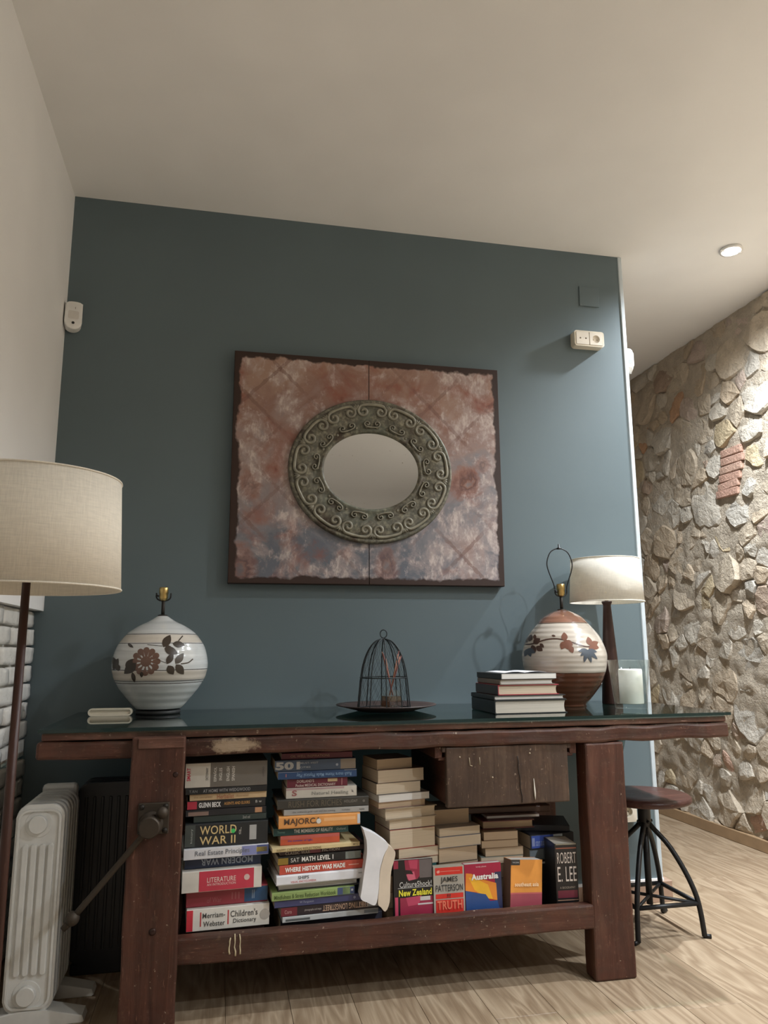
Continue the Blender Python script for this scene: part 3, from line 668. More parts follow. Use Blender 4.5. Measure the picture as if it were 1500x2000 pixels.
col3 += pgrows([
 ('thin paperback with pinkish page edges above the teal spine', (776, 853), 14, (.35, .3, .25), 'cream', 8, .012, False, .13),
 ('cream-edged paperback below the thickest page-edge book', (772, 853), 19, (.30, .07, .05), 'cream', 9, .008, False, .13),
 ('thickest cream-edged paperback in the leaning page-edge stack', (754, 846), 37, (.33, .05, .04), 'cream', 9, .004, False, .14),
 ('cream-edged paperback lying on the thickest page-edge book', (753, 846), 20, (.05, .05, .06), 'cream', 9, .006, False, .14),
 ('wider cream-edged hardback whose brown spine end shows in the page-edge stack', (742, 848), 22, (.30, .24, .17), 'cream', 11, -.006, True, .16),
 ('thin book with a dusty pink cover below the white-edged book', (731, 826), 12, (.40, .22, .20), 'tan', 10, .0, False, .14),
 ('slim book with clean white page edges in the leaning page-edge stack', (730, 834), 14, (.45, .40, .36), 'white', 11, -.004, False, .15),
 ('cream-edged book with a dark cover third from the top of the leaning stack', (727, 817), 22, (.03, .04, .05), 'cream', 10, .0, False, .14),
 ('fat cream-edged paperback second from the top of the leaning stack', (729, 823), 25, (.3, .2, .14), 'cream', 11, .0, False, .14),
 ('small tan-edged paperback topmost of the leaning page-edge stack', (728, 800), 20, (.34, .26, .2), 'tan', 12, .01, False, .12)])
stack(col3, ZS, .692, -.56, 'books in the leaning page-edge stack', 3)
col4 = pgrows([
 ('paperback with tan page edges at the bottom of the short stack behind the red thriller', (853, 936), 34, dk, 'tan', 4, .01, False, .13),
 ('grey-edged paperback low in the short stack behind the red thriller', (852, 934), 34, (.12, .1, .1), 'grey', 5, .01, False, .13),
 ('tan-edged paperback in the middle of the short stack under the drawer corner', (853, 932), 34, (.2, .16, .12), 'tan', 6, .008, False, .13),
 ('cream-edged paperback third from the top of the short stack under the drawer corner', (852, 930), 26, (.2, .17, .14), 'tan', 7, .004, False, .13),
 ('cream-edged paperback second from the top of the short stack under the drawer corner', (852, 937), 20, (.1, .13, .2), 'cream', 8, .0, False, .13),
 ('thin pale-edged paperback just under the grey-covered book of the short stack', (852, 935), 15, (.4, .34, .28), 'cream', 8, .002, False, .13),
 ('fat tan-edged book with a grey top cover, topmost of the short stack', (845, 914), 27, (.33, .28, .23), 'tan', 4, .05, False, .15)])
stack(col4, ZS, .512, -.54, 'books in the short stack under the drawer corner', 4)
col5 = pgrows([
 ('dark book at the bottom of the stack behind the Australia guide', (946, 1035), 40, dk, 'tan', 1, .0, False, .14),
 ('grey-edged book low behind the Australia guide', (944, 1032), 34, (.25, .25, .24), 'grey', 1, .0, False, .14),
 ('grey-edged book with a pale green cover behind the Australia guide', (944, 1028), 28, (.20, .22, .19), 'grey', 1, .0, False, .14),
 ('book with a grey-green cover and light page edges above the pale green one', (940, 1022), 14, (.20, .23, .20), 'cream', 0, .0, False, .14),
 ('tan-edged paperback in the middle of the stack below the drawer', (948, 1022), 17, (.25, .17, .1), 'tan', 0, .004, False, .13),
 ('warped tan-edged paperback in the stack below the drawer', (941, 1012), 15, (.22, .14, .08), 'tan', 0, .0, False, .14),
 ('tan-edged paperback under the dark red book below the drawer', (946, 1012), 17, (.2, .12, .07), 'tan', -1, .0, False, .13)])
col5.append(dict(l='dark red book showing its red spine end and tan page edges below the drawer', x=(945, 1044), t=17, c=(.11, .012, .014), p='tan', rot=-2, dy=.03, back=True, w=.14, hard=True))
col5.append(dict(l='thin booklet with pinkish white edges topmost below the drawer', x=(953, 1054), t=6, c=(.28, .2, .18), p='white', rot=-2, dy=.06, back=True, w=.14))
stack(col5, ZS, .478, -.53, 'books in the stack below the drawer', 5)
col6 = [
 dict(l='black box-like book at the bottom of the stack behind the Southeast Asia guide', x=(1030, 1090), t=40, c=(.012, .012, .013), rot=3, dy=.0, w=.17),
 dict(l='black book with a white line on its spine behind the Southeast Asia guide', x=(1032, 1092), t=36, c=(.012, .012, .014), rot=3, dy=.0, w=.17, b=[(.05, .6, .82, .9, (.55, .55, .55))]),
 dict(l='grey-blue spine under the bright blue spine', x=(1031, 1098), t=18, c=(.09, .11, .13), rot=4, dy=.0, w=.17, b=[(0, .4, .1, .9, (.16, .19, .21))]),
 dict(l='book with a bright blue and white patterned spine and black cover', x=(1029, 1118), t=22, c=(.02, .02, .024), rot=6, dy=-.004, w=.19, b=[(.03, .53, .05, .95, (.05, .09, .36)), (.53, .74, .1, .95, (.52, .58, .62)), (.57, .69, .25, .8, (.16, .24, .26))], tx=[('III', .07, .5, .05, .6, (.5, .55, .7)), ('stars and storms', .3, .45, .36, .5, (.3, .36, .6))])]
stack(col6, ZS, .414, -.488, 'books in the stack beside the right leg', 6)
r = book('book', 'dark flat book lying askew on the bright blue-spined book', .22, .16, .02, (1.80, -.37, .4146), math.radians(-18), (.018, .018, .022), 'grey')
r = book('folio', 'large brown leather-covered folio lying flat behind the stack below the drawer', .33, .21, .022, (1.665, -.335, .4786), math.radians(-4), (.085, .042, .026), 'brown', hard=True)

# standing books at the front of the shelf
def standing(label, w, h, t, loc, rz, lean, col, pages='white', roll=0.0, art=(), texts=(), spine=None, b0=.285):
    """book on end: cover faces local -y, spine on the local -x side, base at z=0"""
    r = empty('book', loc, 0, label, 'book', 'books standing along the front of the shelf'); r.rotation_euler = (-lean, roll, rz)
    k = .0014
    prof = [(w/2, -t/2), (-w/2, -t/2), (-w/2, t/2), (w/2, t/2), (w/2, t/2-k), (-w/2+k, t/2-k), (-w/2+k, -t/2+k), (w/2, -t/2+k)]
    cv = obj('cover', prism('cover', prof, 0, h, 'z'), cover_mat(col, .35), r)
    box('page_block', -w/2+k+.0005, w/2-.0008, -t/2+k+.0002, t/2-k-.0002, .0008, h-.001, PG[pages], r)
    if spine: box('spine_panel', -w/2-.0005, -w/2+.0003, -t/2+.0005, t/2-.0005, .001, h-.001, cover_mat(spine, .35), cv)
    for i, (pts, c) in enumerate(art):
        V = [((a-.5)*w, -t/2-.0003-.00012*(i+1), (b0+(1-b0)*b if b > .001 else 0)*h) for a, b in pts]
        obj('cover_print', mesh('cover_print', V, [tuple(range(len(V)))]), cover_mat(c, .35), cv)
    for tx in texts:
        s, a, b, ww, hh, c = tx[:6]; bold = tx[6] if len(tx) > 6 else .01; rot = tx[7] if len(tx) > 7 else 0
        text('title', s, ink(c), cv, ((a-.5)*w, -t/2-.0026, (b0+(1-b0)*b)*h), (1, 0, 0), (0, 0, 1), ww*w, hh*h*(1-b0), rot, bold)
    return r
def R4(a0, a1, b0, b1): return [(a0, b0), (a1, b0), (a1, b1), (a0, b1)]
ys = -.598
pk, dp = (.50, .06, .12), (.30, .025, .06)
standing('paperback travel guide reading New Zealand in yellow on a black and pink cover', .130, .207, .016, (1.288, ys+.02, ZS), math.radians(2), .05, (.012, .011, .012), 'white',
  art=[(R4(.0, .12, .83, .99), dp), ([(.28, .99), (.68, .99), (.70, .70), (.60, .60), (.35, .60), (.30, .80)], dp), ([(.38, .99), (.62, .99), (.60, .80), (.42, .82)], pk), (R4(.66, .98, .62, .99), (.14, .12, .12)), ([(.32, .70), (.52, .76), (.56, .60), (.38, .58)], (.62, .13, .2)), ([(.28, .80), (.45, .78), (.5, .70), (.30, .72)], (.02, .012, .014)),
       (R4(.1, .99, .435, .445), (.6, .6, .6)), (R4(.15, .99, 0, .25), dp), ([(.3, .25), (.7, .27), (.62, .10), (.35, .08)], pk), (R4(.66, .92, .17, .25), (.55, .52, .5)), (R4(.6, .99, .09, .12), (.6, .55, .55)), (R4(.02, .1, 0, .27), pk)],
  texts=[('CultureShock!', .55, .51, .82, .11, (.62, .62, .6)), ('New Zealand', .54, .345, .84, .13, (.75, .68, .05), .03)])
standing('grey and red thriller paperback with large black author lettering on its cover', .104, .181, .024, (1.405, ys+.022, ZS), math.radians(1), .04, (.40, .37, .32), 'grey',
  art=[(R4(.06, .95, .80, .97), (.62, .03, .02)), (R4(.06, .95, .26, .37), (.62, .03, .02)), (R4(.06, .95, 0, .235), (.60, .035, .025)), (R4(.22, .86, .876, .886), (.7, .3, .25)), ([(.14, .84), (.2, .86), (.2, .91), (.14, .91), (.10, .88)], (.75, .35, .3))],
  texts=[('JAMES', .50, .68, .55, .155, (.03, .03, .03), .01), ('PATTERSON', .5, .50, .88, .155, (.03, .03, .03), .01), ('TRUTH', .5, .115, .8, .2, (.78, .20, .12), .02), ('!!', .48, .32, .1, .08, (.03, .03, .03), .01)])
standing('travel guide reading Australia with orange, blue and crimson cover', .126, .180, .030, (1.522, ys+.026, ZS), math.radians(2), .06, (.36, .012, .05), 'white',
  art=[(R4(.82, 1, 0, .78), (.03, .035, .09)), ([(.03, .80), (.18, .78), (.45, .64), (.85, .52), (.86, .12), (.6, .18), (.3, .34), (.0, .40)], (.72, .24, .03)), ([(.1, .70), (.3, .66), (.62, .50), (.74, .16), (.6, .18), (.25, .40)], (.80, .42, .03)), ([(0, .40), (.3, .33), (.55, .28), (.66, .12), (.86, .12), (1, 0), (0, 0)], (.025, .07, .22))],
  texts=[('Australia', .54, .70, .74, .14, (.85, .83, .8), .04), ('lonely planet', .45, .93, .28, .045, (.7, .5, .5))])
standing('thick orange travel guide to Southeast Asia with white page tops, tilted', .120, .178, .046, (1.655, ys+.026, ZS+.006), math.radians(10), .06, (.62, .25, .045), 'white', roll=.10, spine=(.14, .07, .04),
  art=[(R4(0, 1, 0, .22), (.30, .06, .08)), (R4(.0, .28, .87, 1.0), (.03, .03, .03)), (R4(0, 1, .19, .225), (.45, .10, .1))],
  texts=[('southeast asia', .5, .42, .76, .10, (.80, .60, .38), .02), ('lonely planet', .14, .935, .2, .05, (.5, .5, .5))])
standing('thick black biography standing on end by the right leg with tall white capitals', .076, .230, .10, (1.812, ys+.053, ZS), math.radians(-4), .0, (.014, .013, .014), 'grey', spine=(.016, .015, .016), b0=0,
  art=[(R4(.04, .97, .93, .945), (.30, .1, .06)), (R4(.04, .97, .235, .245), (.5, .3, .2)), (R4(.06, .95, .27, .37), (.16, .02, .04)), (R4(.04, .97, .985, 1.), (.3, .27, .2))],
  texts=[('ROBERT', .5, .81, .86, .15, (.62, .54, .48), .0), ('E. LEE', .5, .59, .86, .2, (.66, .58, .52), .0), ('A BIOGRAPHY', .5, .41, .7, .03, (.3, .25, .2))])

# floppy paperback wedged open between the stacks
lb = empty('open_paperback', (0, 0, 0), 0, 'floppy white paperback sagging open, wedged upright between two book stacks', 'book')
def pl(pts, y): return [(p.x, p.z) for p in (onY(a, b, y) for a, b in pts)]
c2p = lambda L: [(510+a/5, 1450+b/5) for a, b in L]
o1 = spline(c2p([(1000, 850), (1100, 890), (1190, 950), (1245, 1005), (1200, 1100), (1160, 1250), (1150, 1420), (1130, 1560), (1100, 1592), (1040, 1565), (975, 1530), (985, 1430), (1010, 1250), (1035, 1080), (1030, 960)]), 3)
o2 = spline(c2p([(1246, 1008), (1290, 1040), (1312, 1080), (1300, 1150), (1270, 1260), (1262, 1400), (1255, 1560), (1215, 1652), (1170, 1610), (1142, 1575), (1152, 1430), (1164, 1250), (1204, 1100)]), 3)
mpw = plain((.74, .74, .76), .6, name='white_paper'); mpc = plain((.66, .56, .44), .7, name='cream_paper')
obj('loose_leaves', prism('loose_leaves', pl(o1, -.626), -.626, -.575, 'y'), mpw, lb)
obj('page_block', prism('page_block', pl(o2, -.624), -.624, -.57, 'y'), mpc, lb)

# ---------------------------------------------------------------- books on the glass
yb_ = -.405
def tbook(label, wd, L, T, z, x0, rz, col, pages, hard=True, dy=0.0, **k):
    # spine faces -x; head edge faces the front
    cx = x0+wd/2; return book('book', label, L, wd, T, (cx, yb_+dy, z), math.radians(-90)+rz, col, pages, hard, group='books stacked on the glass top', **k)
zz = ZT+.0004
tbook('large thick black-spined book at the bottom of the stack on the glass', .274, .235, .046, zz, 1.598, .02, (.010, .013, .013), 'grey'); zz += .0464
tbook('slim black book with a thin red cover edge on the bottom book on the glass', .272, .235, .016, zz, 1.596, .02, (.016, .016, .016), 'white'); zz += .0164
tbook('red-covered book with pink page edges in the stack on the glass', .232, .225, .035, zz, 1.616, .02, (.34, .035, .05), 'cream', dy=.006, bands=[(0, 1, .05, .95, (.05, .045, .045))]); zz += .0354
tbook('pale grey-brown spined book second from the top on the glass', .210, .22, .019, zz, 1.622, .03, (.18, .14, .11), 'white', dy=.002); zz += .0194
tbook('white-paged book with a charcoal spine, top book on the glass', .214, .225, .020, zz, 1.622, .05, (.03, .03, .03), 'white', hard=False, dy=.0); zz += .0204
lf = empty('leaflet', (1.73, -.40, zz), .1, 'thin open leaflet lying on the topmost book on the glass', 'leaflet')
for s in (-1, 1):
    V = []; n = 8
    for i in range(n+1):
        for y in (-.08, .08): V.append((s*.085*i/n, y, .004*math.sin(i/n*math.pi)+.0006))
    Fc = [(2*i, 2*i+1, 2*i+3, 2*i+2) for i in range(n)]
    me = mesh('page', V, Fc, True); o = obj('page', me, mpw, lf); m_ = o.modifiers.new('thick', 'SOLIDIFY'); m_.thickness = .0006

# ---------------------------------------------------------------- ceramic lamps
def prof_at(prof, z):
    for (r0, z0), (r1, z1) in zip(prof, prof[1:]):
        if z0 <= z <= z1: return r0+(r1-r0)*(z-z0)/max(1e-6, z1-z0)
    return prof[-1][0]
def decal(name, shapes, prof, mat, parent, a0, off=.0008):
    """painted motif: polygons in (u across, z up) wrapped on the turned surface facing angle a0"""
    V, Fc = [], []
    for poly in shapes:
        cu = sum(p[0] for p in poly)/len(poly); cz = sum(p[1] for p in poly)/len(poly); b = len(V)
        rings = [[(cu, cz)], [(cu+(u-cu)*.5, cz+(z-cz)*.5) for u, z in poly], poly]
        for rg in rings:
            for u, z in rg:
                r = prof_at(prof, z)+off; a = a0+math.asin(max(-.98, min(.98, u/r))); V.append((r*math.cos(a), r*math.sin(a), z))
        n = len(poly)
        for i in range(n):
            j = (i+1) % n; Fc.append((b, b+1+i, b+1+j)); Fc.append((b+1+i, b+1+n+i, b+1+n+j, b+1+j))
    return obj(name, mesh(name, V, Fc, True), mat, parent)
def leaf(u, z, L, w, ang, n=7):
    P = []; c, s = math.cos(ang), math.sin(ang)
    for i in range(n+1): t = i/n; P.append((t*L, w*math.sin(math.pi*t)**.8*(1-.3*t)))
    for i in range(n-1, 0, -1): t = i/n; P.append((t*L, -w*math.sin(math.pi*t)**.8*(1-.3*t)))
    return [(u+a*c-b*s, z+a*s+b*c) for a, b in P]
def stem(pts, w):
    pts = spline(pts, 5); L, R_ = [], []
    out = []
    for i in range(len(pts)-1):
        (a, b), (c, d) = pts[i], pts[i+1]; dx, dz = c-a, d-b; l = math.hypot(dx, dz)+1e-9; nx, nz = -dz/l*w/2, dx/l*w/2
        out.append([(a+nx, b+nz), (c+nx, d+nz), (c-nx, d-nz), (a-nx, b-nz)])
    return out
def m_glaze(name, base, lines, bandcols, rough=.16, ridge=260.):
    """glazed stoneware: base colour with painted rings at given heights"""
    t = NT(name); tc = t.n('TexCoord'); sp = t.n('SeparateXYZ', {'Vector': tc.outputs['Object']}); z = sp.outputs['Z']
    v = t.co(); n1 = t.noise(v, 9, 4); n2 = t.noise(t.co((3, 3, 70)), 2, 4, .6)
    c = t.mix(t.ramp(n2, [(.3, 0.0), (.7, .5)]), base, [x*.72 for x in base])
    zz_ = t.math('ADD', z, t.math('MULTIPLY', t.math('SUBTRACT', n1, .5), .004))
    for (z0, z1, col, op) in bandcols:
        m = t.math('MULTIPLY', t.math('GREATER_THAN', zz_, z0), t.math('LESS_THAN', zz_, z1)); c = t.mix(t.math('MULTIPLY', m, op), c, col)
    for (zl, w, col) in lines:
        m = t.math('LESS_THAN', t.math('ABSOLUTE', t.math('SUBTRACT', zz_, zl)), w); c = t.mix(m, c, col)
    t.P(Base_Color=c, Roughness=rough, Specular_IOR_Level=.55, Coat_Weight=.3, Coat_Roughness=.08)
    wv = t.math('SINE', t.math('MULTIPLY', z, ridge)); t.bump(wv, .18, .003); return t.m
def lamp_fittings(r, z, harp=False):
    tube('neck', [(0, 0, z-.004), (0, 0, z+.058)], .0065, MAT['iron'], r, 12)
    obj('collar', lathe_me([(.017, z-.003), (.018, z+.003), (.008, z+.006)], 20), MAT['iron'], r)
    s = obj('bulb_socket', lathe_me([(.008, z+.056), (.013, z+.060), (.0155, z+.068), (.0155, z+.082), (.017, z+.084), (.0165, z+.104), (.015, z+.106), (.0135, z+.106), (.0135, z+.09), (0, z+.088)], 24), MAT['brass'], r)
    tube('switch_key', [(-.016, -.004, z+.073), (-.028, -.006, z+.076)], [.003, .005], MAT['black_metal'], s, 8)
    tube('harp_saddle', spline([(-.026, 0, z+.085), (-.024, 0, z+.066), (-.010, 0, z+.057), (.010, 0, z+.057), (.024, 0, z+.066), (.026, 0, z+.085)], 4), .0028, MAT['black_metal'], r, 8)
    if harp:
        h = [(-.026, 0, z+.08), (-.030, 0, z+.105), (-.052, 0, z+.165), (-.054, 0, z+.20), (-.036, 0, z+.238), (0, 0, z+.252), (.036, 0, z+.238), (.054, 0, z+.20), (.052, 0, z+.165), (.030, 0, z+.105), (.026, 0, z+.08)]
        hp = tube('harp', spline(h, 5), .0024, MAT['black_metal'], r, 8)
        obj('finial', lathe_me([(.012, z+.249), (.010, z+.254), (.004, z+.256), (.003, z+.270), (0, z+.271)], 14), MAT['black_metal'], hp)
# pale ceramic lamp
cx, cy = xat(309, -.15, .83), -.15
c2m = .000362
raw = [(50, 425), (130, 478), (220, 522), (300, 572), (345, 612), (412, 700), (446, 780), (466, 870), (468, 950), (447, 1040), (420, 1092), (385, 1150), (330, 1220), (275, 1285), (228, 1340)]
pf = [(r_*c2m, .0145+(1352-c)*c2m) for r_, c in reversed(raw)]
pf = spline(pf, 4)
zc = lambda c: .0145+(1352-c)*c2m
lamp1 = empty('ceramic_lamp', (cx, cy, ZT+.0003), 0, 'round white stoneware lamp base with dark painted bands and flowers, no shade', 'lamp')
fr = math.atan2(CAM.y-cy, CAM.x-cx)
dkb = (.06, .04, .03)
mg1 = m_glaze('white_glaze', (.60, .61, .60), [(zc(612), .0011, dkb), (zc(702), .0011, dkb), (zc(958), .0013, dkb), (zc(1062), .0011, dkb), (zc(1084), .0011, dkb)], [(zc(695), zc(618), (.56, .47, .36), .6), (zc(1055), zc(965), (.52, .42, .31), .6)])
obj('body', lathe_me([(.0, .013)]+pf+[(0, pf[-1][1]+.002)], 64), mg1, lamp1)
obj('foot', lathe_me([(.076, 0), (.079, .004), (.078, .013), (.0, .0135)], 48), MAT['black'], lamp1)
lamp_fittings(lamp1, pf[-1][1])
U = lambda c: (c-770)*c2m; br, dg = plain((.16, .085, .06), .3, name='brown_brushwork'), plain((.045, .032, .022), .3, name='dark_brushwork')
pet = []
fu, fz = U(635), zc(875)
def petal(u, z, L, w, ang, n=10):
    c, s_ = math.cos(ang), math.sin(ang); P = [(0, 0)]
    for i in range(n+1):
        b = -math.pi/2+math.pi*i/n; P.append((L-w+w*math.cos(b), w*math.sin(b)))
    return [(u+a*c-b*s_, z+a*s_+b*c) for a, b in P]
for k in range(12):
    a = k*2*math.pi/12; pet.append(petal(fu+.005*math.cos(a), fz+.005*math.sin(a), .044, .0105, a))
pet.append([(fu+.018*math.cos(k*math.pi/12), fz+.018*math.sin(k*math.pi/12)) for k in range(24)])
decal('painted_flower', pet, pf, br, lamp1, fr)
lv = [leaf(U(790), zc(740), 0.048, 0.0168, 1.1), leaf(U(800), zc(750), 0.050, 0.0156, -.4), leaf(U(815), zc(720), 0.043, 0.0144, -1.0), leaf(U(875), zc(705), 0.043, 0.0132, -.15), leaf(U(830), zc(900), 0.043, 0.0132, 1.1), leaf(U(840), zc(915), 0.037, 0.0156, -1.0),
      leaf(U(910), zc(900), 0.045, 0.0144, .95), leaf(U(915), zc(905), 0.045, 0.0156, -.9), leaf(U(545), zc(890), 0.053, 0.0192, 3.9), leaf(U(450), zc(930), 0.037, 0.0120, .9), leaf(U(330), zc(955), 0.043, 0.0120, 1.2), leaf(U(350), zc(920), 0.033, 0.0108, 1.9), leaf(U(365), zc(900), 0.025, 0.0108, -1.3), leaf(U(455), zc(705), 0.025, 0.0060, -.6), leaf(U(515), zc(975), 0.037, 0.0084, -1.3), leaf(U(600), zc(970), 0.020, 0.0072, -1.5)]
lv += stem([(U(930), zc(680)), (U(950), zc(655)), (U(970), zc(630))], .004)+stem([(U(960), zc(900)), (U(1030), zc(890)), (U(1075), zc(855))], .004)+stem([(U(735), zc(855)), (U(820), zc(890))], .0016)+stem([(U(640), zc(715)), (U(780), zc(730))], .0016)
decal('painted_leaves', lv, pf, dg, lamp1, fr, .0012)
# brown and cream ceramic lamp
cx, cy = xat(1106, -.235, .83), -.235
c2 = .000575
raw = [(22, 528), (70, 546), (130, 580), (172, 626), (232, 700), (264, 760), (288, 840), (287, 900), (274, 970), (242, 1050), (210, 1100), (172, 1150), (132, 1196)]
zc = lambda c: .004+(1200-c)*.000555
pf2 = spline([(r_*c2, zc(c)) for r_, c in reversed(raw)], 5)
lamp2 = empty('ceramic_lamp', (cx, cy, ZT+.0003), 0, 'round stoneware lamp base, cream with brown top and bottom, wire harp, no shade', 'lamp')
fr2 = math.atan2(CAM.y-cy, CAM.x-cx)
mg2 = m_glaze('cream_and_brown_glaze', (.52, .46, .39), [(zc(628), .0016, (.10, .07, .05)), (zc(972), .0016, (.07, .035, .02))], [(-.01, zc(972), (.115, .042, .022), 1.0), (zc(624), 1., (.20, .085, .05), .95)], .18, 330.)
obj('body', lathe_me([(.0, .0), (.079, 0)]+pf2+[(0, pf2[-1][1]+.002)], 64), mg2, lamp2)
lamp_fittings(lamp2, pf2[-1][1]-.002, True)
U = lambda c: (c-790)*c2
bb = plain((.07, .035, .025), .3, name='brown_glaze_paint'); bl = plain((.065, .08, .10), .3, name='blue_glaze_paint'); rb = plain((.17, .07, .045), .3, name='rust_glaze_paint')
lv = stem([(U(515), zc(772)), (U(560), zc(775)), (U(610), zc(765)), (U(670), zc(745)), (U(730), zc(738)), (U(790), zc(745)), (U(850), zc(765)), (U(930), zc(792)), (U(975), zc(790))], .005)
lv += [leaf(U(560), zc(755), .03, .012, 1.2), leaf(U(590), zc(770), .034, .014, .6), leaf(U(580), zc(780), .034, .013, -1.2), leaf(U(610), zc(790), .03, .013, -.6), leaf(U(635), zc(770), .022, .008, -.8), leaf(U(600), zc(740), .02, .008, 1.5), leaf(U(715), zc(715), .016, .005, -.2), leaf(U(550), zc(760), .03, .012, 2.4)]
decal('painted_leaves', lv, pf2, bb, lamp2, fr2)
decal('painted_flower', [leaf(U(800), zc(755), .034, .014, a) for a in (1.6, -.5, -1.2, -2.0)]+[leaf(U(830), zc(785), .03, .012, -1.2)], pf2, rb, lamp2, fr2, .0011)
decal('painted_flower', [leaf(U(965), zc(785), .034, .013, a) for a in (1.8, -.3, -1.3, .4)], pf2, rb, lamp2, fr2, .0011)
decal('painted_blue_flower', [leaf(U(945), zc(815), .05 if k in (1, 2, 3) else .036, .009, -math.pi*(k+.4)/5.6) for k in range(6)], pf2, bl, lamp2, fr2, .0014)
decal('painted_blue_flower', [leaf(U(550), zc(805), .034, .011, a) for a in (-1.2, -2.0, -.5)], pf2, bl, lamp2, fr2, .0014)

# table lamp with tapered dark wood base and drum shade
cy = -.192; cx = xat(1193, cy, .95)
tl = empty('table_lamp', (cx, cy, ZT+.0003), 0, 'table lamp with tapered dark wooden base and pale linen drum shade', 'lamp')
obj('base', lathe_me([(.0, 0), (.040, 0), (.041, .004), (.037, .08), (.016, .395), (.0165, .402), (.021, .410), (.021, .416), (0, .416)], 40), MAT['walnut'], tl)
def shade(r, rb_, rt, z0, z1, mat, th=.002):
    s = obj('lamp_shade', lathe_me([(rb_-th, z0), (rb_, z0), (rt, z1), (rt-th, z1), (rb_-th, z0)], 72), mat, r)
    for rr, z in ((rb_, z0), (rt, z1)):
        tube('rim', [(rr*math.cos(a*math.pi/36), rr*math.sin(a*math.pi/36), z) for a in range(72)], .0022, mat, s, 6, True)
    return s
s = shade(tl, .151, .139, .412, .590, MAT['linen_pale'])
for k in range(3): tube('spider_arm', [(0, 0, .47), (.149*math.cos(k*2.1), .149*math.sin(k*2.1), .44)], .002, MAT['brass'], s, 6)
tube('stem', [(0, 0, .41), (0, 0, .50)], .008, MAT['brass'], tl, 10)
ball('bulb', (0, 0, .525), .028, plain((.8, .8, .78), .3, name='white_bulb'), tl, 16)

# glass with a candle
cy = -.43; cx = xat(1233, cy, .83)
gh = empty('candle_glass', (cx, cy, ZT+.0003), 0, 'clear flared glass tumbler holding a white candle', 'candle holder')
obj('tumbler', lathe_me([(0, 0), (.056, 0), (.058, .003), (.077, .178), (.0765, .179), (.074, .178), (.0555, .022), (.053, .018), (0, .018)], 48), MAT['glass'], gh)
cn = empty('candle', (cx+.004, cy, ZT+.019), 0, 'white pillar candle inside the flared glass tumbler', 'candle')
obj('wax', lathe_me([(0, 0), (.042, 0), (.0435, .003), (.0435, .122), (.041, .127), (.02, .1255), (0, .1255)], 40), plain((.80, .77, .70), .5, name='white_wax'), cn)
tube('wick', [(0, 0, .125), (.001, 0, .134)], .0012, MAT['black'], cn, 6)

# plate, wire cloche and reed diffuser
cy = -.262; cx = xat(754, cy, .84)
pt = empty('plate', (cx, cy, ZT+.0003), 0, 'dark brown shallow plate under the wire cloche', 'plate')
obj('dish', lathe_me([(0, 0), (.105, 0), (.112, .003), (.165, .016), (.186, .021), (.186, .024), (.163, .020), (.108, .008), (0, .007)], 64), plain((.045, .026, .022), .45, name='dark_brown_lacquer'), pt)
cl = empty('wire_cloche', (cx-.008, cy, ZT+.0085), 0, 'dome-shaped wire mesh cloche with a ring on top, over a diffuser', 'cloche')
cp = spline([(.100, 0), (.094, .06), (.088, .115), (.077, .17), (.058, .215), (.032, .245), (.0, .256)], 5)
mw = plain((.03, .035, .036), .5, .6, 'grey_wire')
for k in range(10):
    a = 2*math.pi*k/10+.2; tube('rib_wire', [(r_*math.cos(a), r_*math.sin(a), z) for r_, z in cp], .0021, mw, cl, 6)
for zz_, rr in ((.0015, .100), (.112, .0885)):
    tube('hoop_wire', [(rr*math.cos(a*math.pi/24), rr*math.sin(a*math.pi/24), zz_) for a in range(48)], .0021, mw, cl, 6, True)
tube('top_ring', [(.013*math.cos(a*math.pi/10), 0, .273+.015*math.sin(a*math.pi/10)) for a in range(20)], .0021, mw, cl, 6, True)
V, Fc = [], []
for d in (-1, 1):
    for k in range(22):
        a0 = 2*math.pi*k/22
        tube_data([(r_*math.cos(a0+d*z*5), r_*math.sin(a0+d*z*5), z) for r_, z in cp[:-3]], .0005, 3, False, V, Fc)
tag(obj('wire_mesh', mesh('wire_mesh', V, Fc), mw, cl), kind='stuff')
df = empty('reed_diffuser', (cx+.018, cy-.01, ZT+.0085), .3, 'small square glass jar with reddish reed sticks inside the wire cloche', 'diffuser')
bm = bmesh.new(); 
obj('jar', prism('jar', rrect(.066, .066, .008, 3), 0, .068, 'z', .001), MAT['glass'], df)
obj('scented_oil', prism('scented_oil', rrect(.058, .058, .006, 3), .006, .045, 'z'), m_glass('amber_oil', (.62, .42, .28)), df)
for k in range(9):
    s = -1 if k < 5 else 1; tx = s*random.uniform(.02, .05); ty_ = random.uniform(-.02, .02)
    tube('reed', [(-tx*.2, -ty_*.2, .047), (tx, ty_, random.uniform(.185, .21))], .0022, plain((.30, .14, .08) if k % 2 else (.20, .07, .06), .7, name='reed_stick'), df, 6)

# small white oblong box on the glass
bx = empty('oblong_box', (xat(216, -.215, .84), -.215, ZT+.0003), -.04, 'small white oblong plastic holder with a recessed front', 'holder')
def frame_me(w, h, r, t, d0, d1):
    o_ = rrect(w, h, r); i_ = rrect(w-2*t, h-2*t, r-t); n = len(o_); V = []
    for P, d in ((o_, d0), (i_, d0), (i_, d1), (o_, d1)): V += [(a, d, b+h/2) for a, b in P]
    Fc = []
    for q in range(4):
        for k in range(n): l = (k+1) % n; p = (q+1) % 4; Fc.append((q*n+k, p*n+k, p*n+l, q*n+l))
    return mesh('frame', V, Fc, False)
obj('shell', frame_me(.148, .026, .0128, .005, -.010, .010), MAT['cream_plastic'], bx)
obj('recess', prism('recess', [(a, b+.013) for a, b in rrect(.140, .018, .0088)], .001, .008, 'y'), MAT['cream_plastic'], bx)

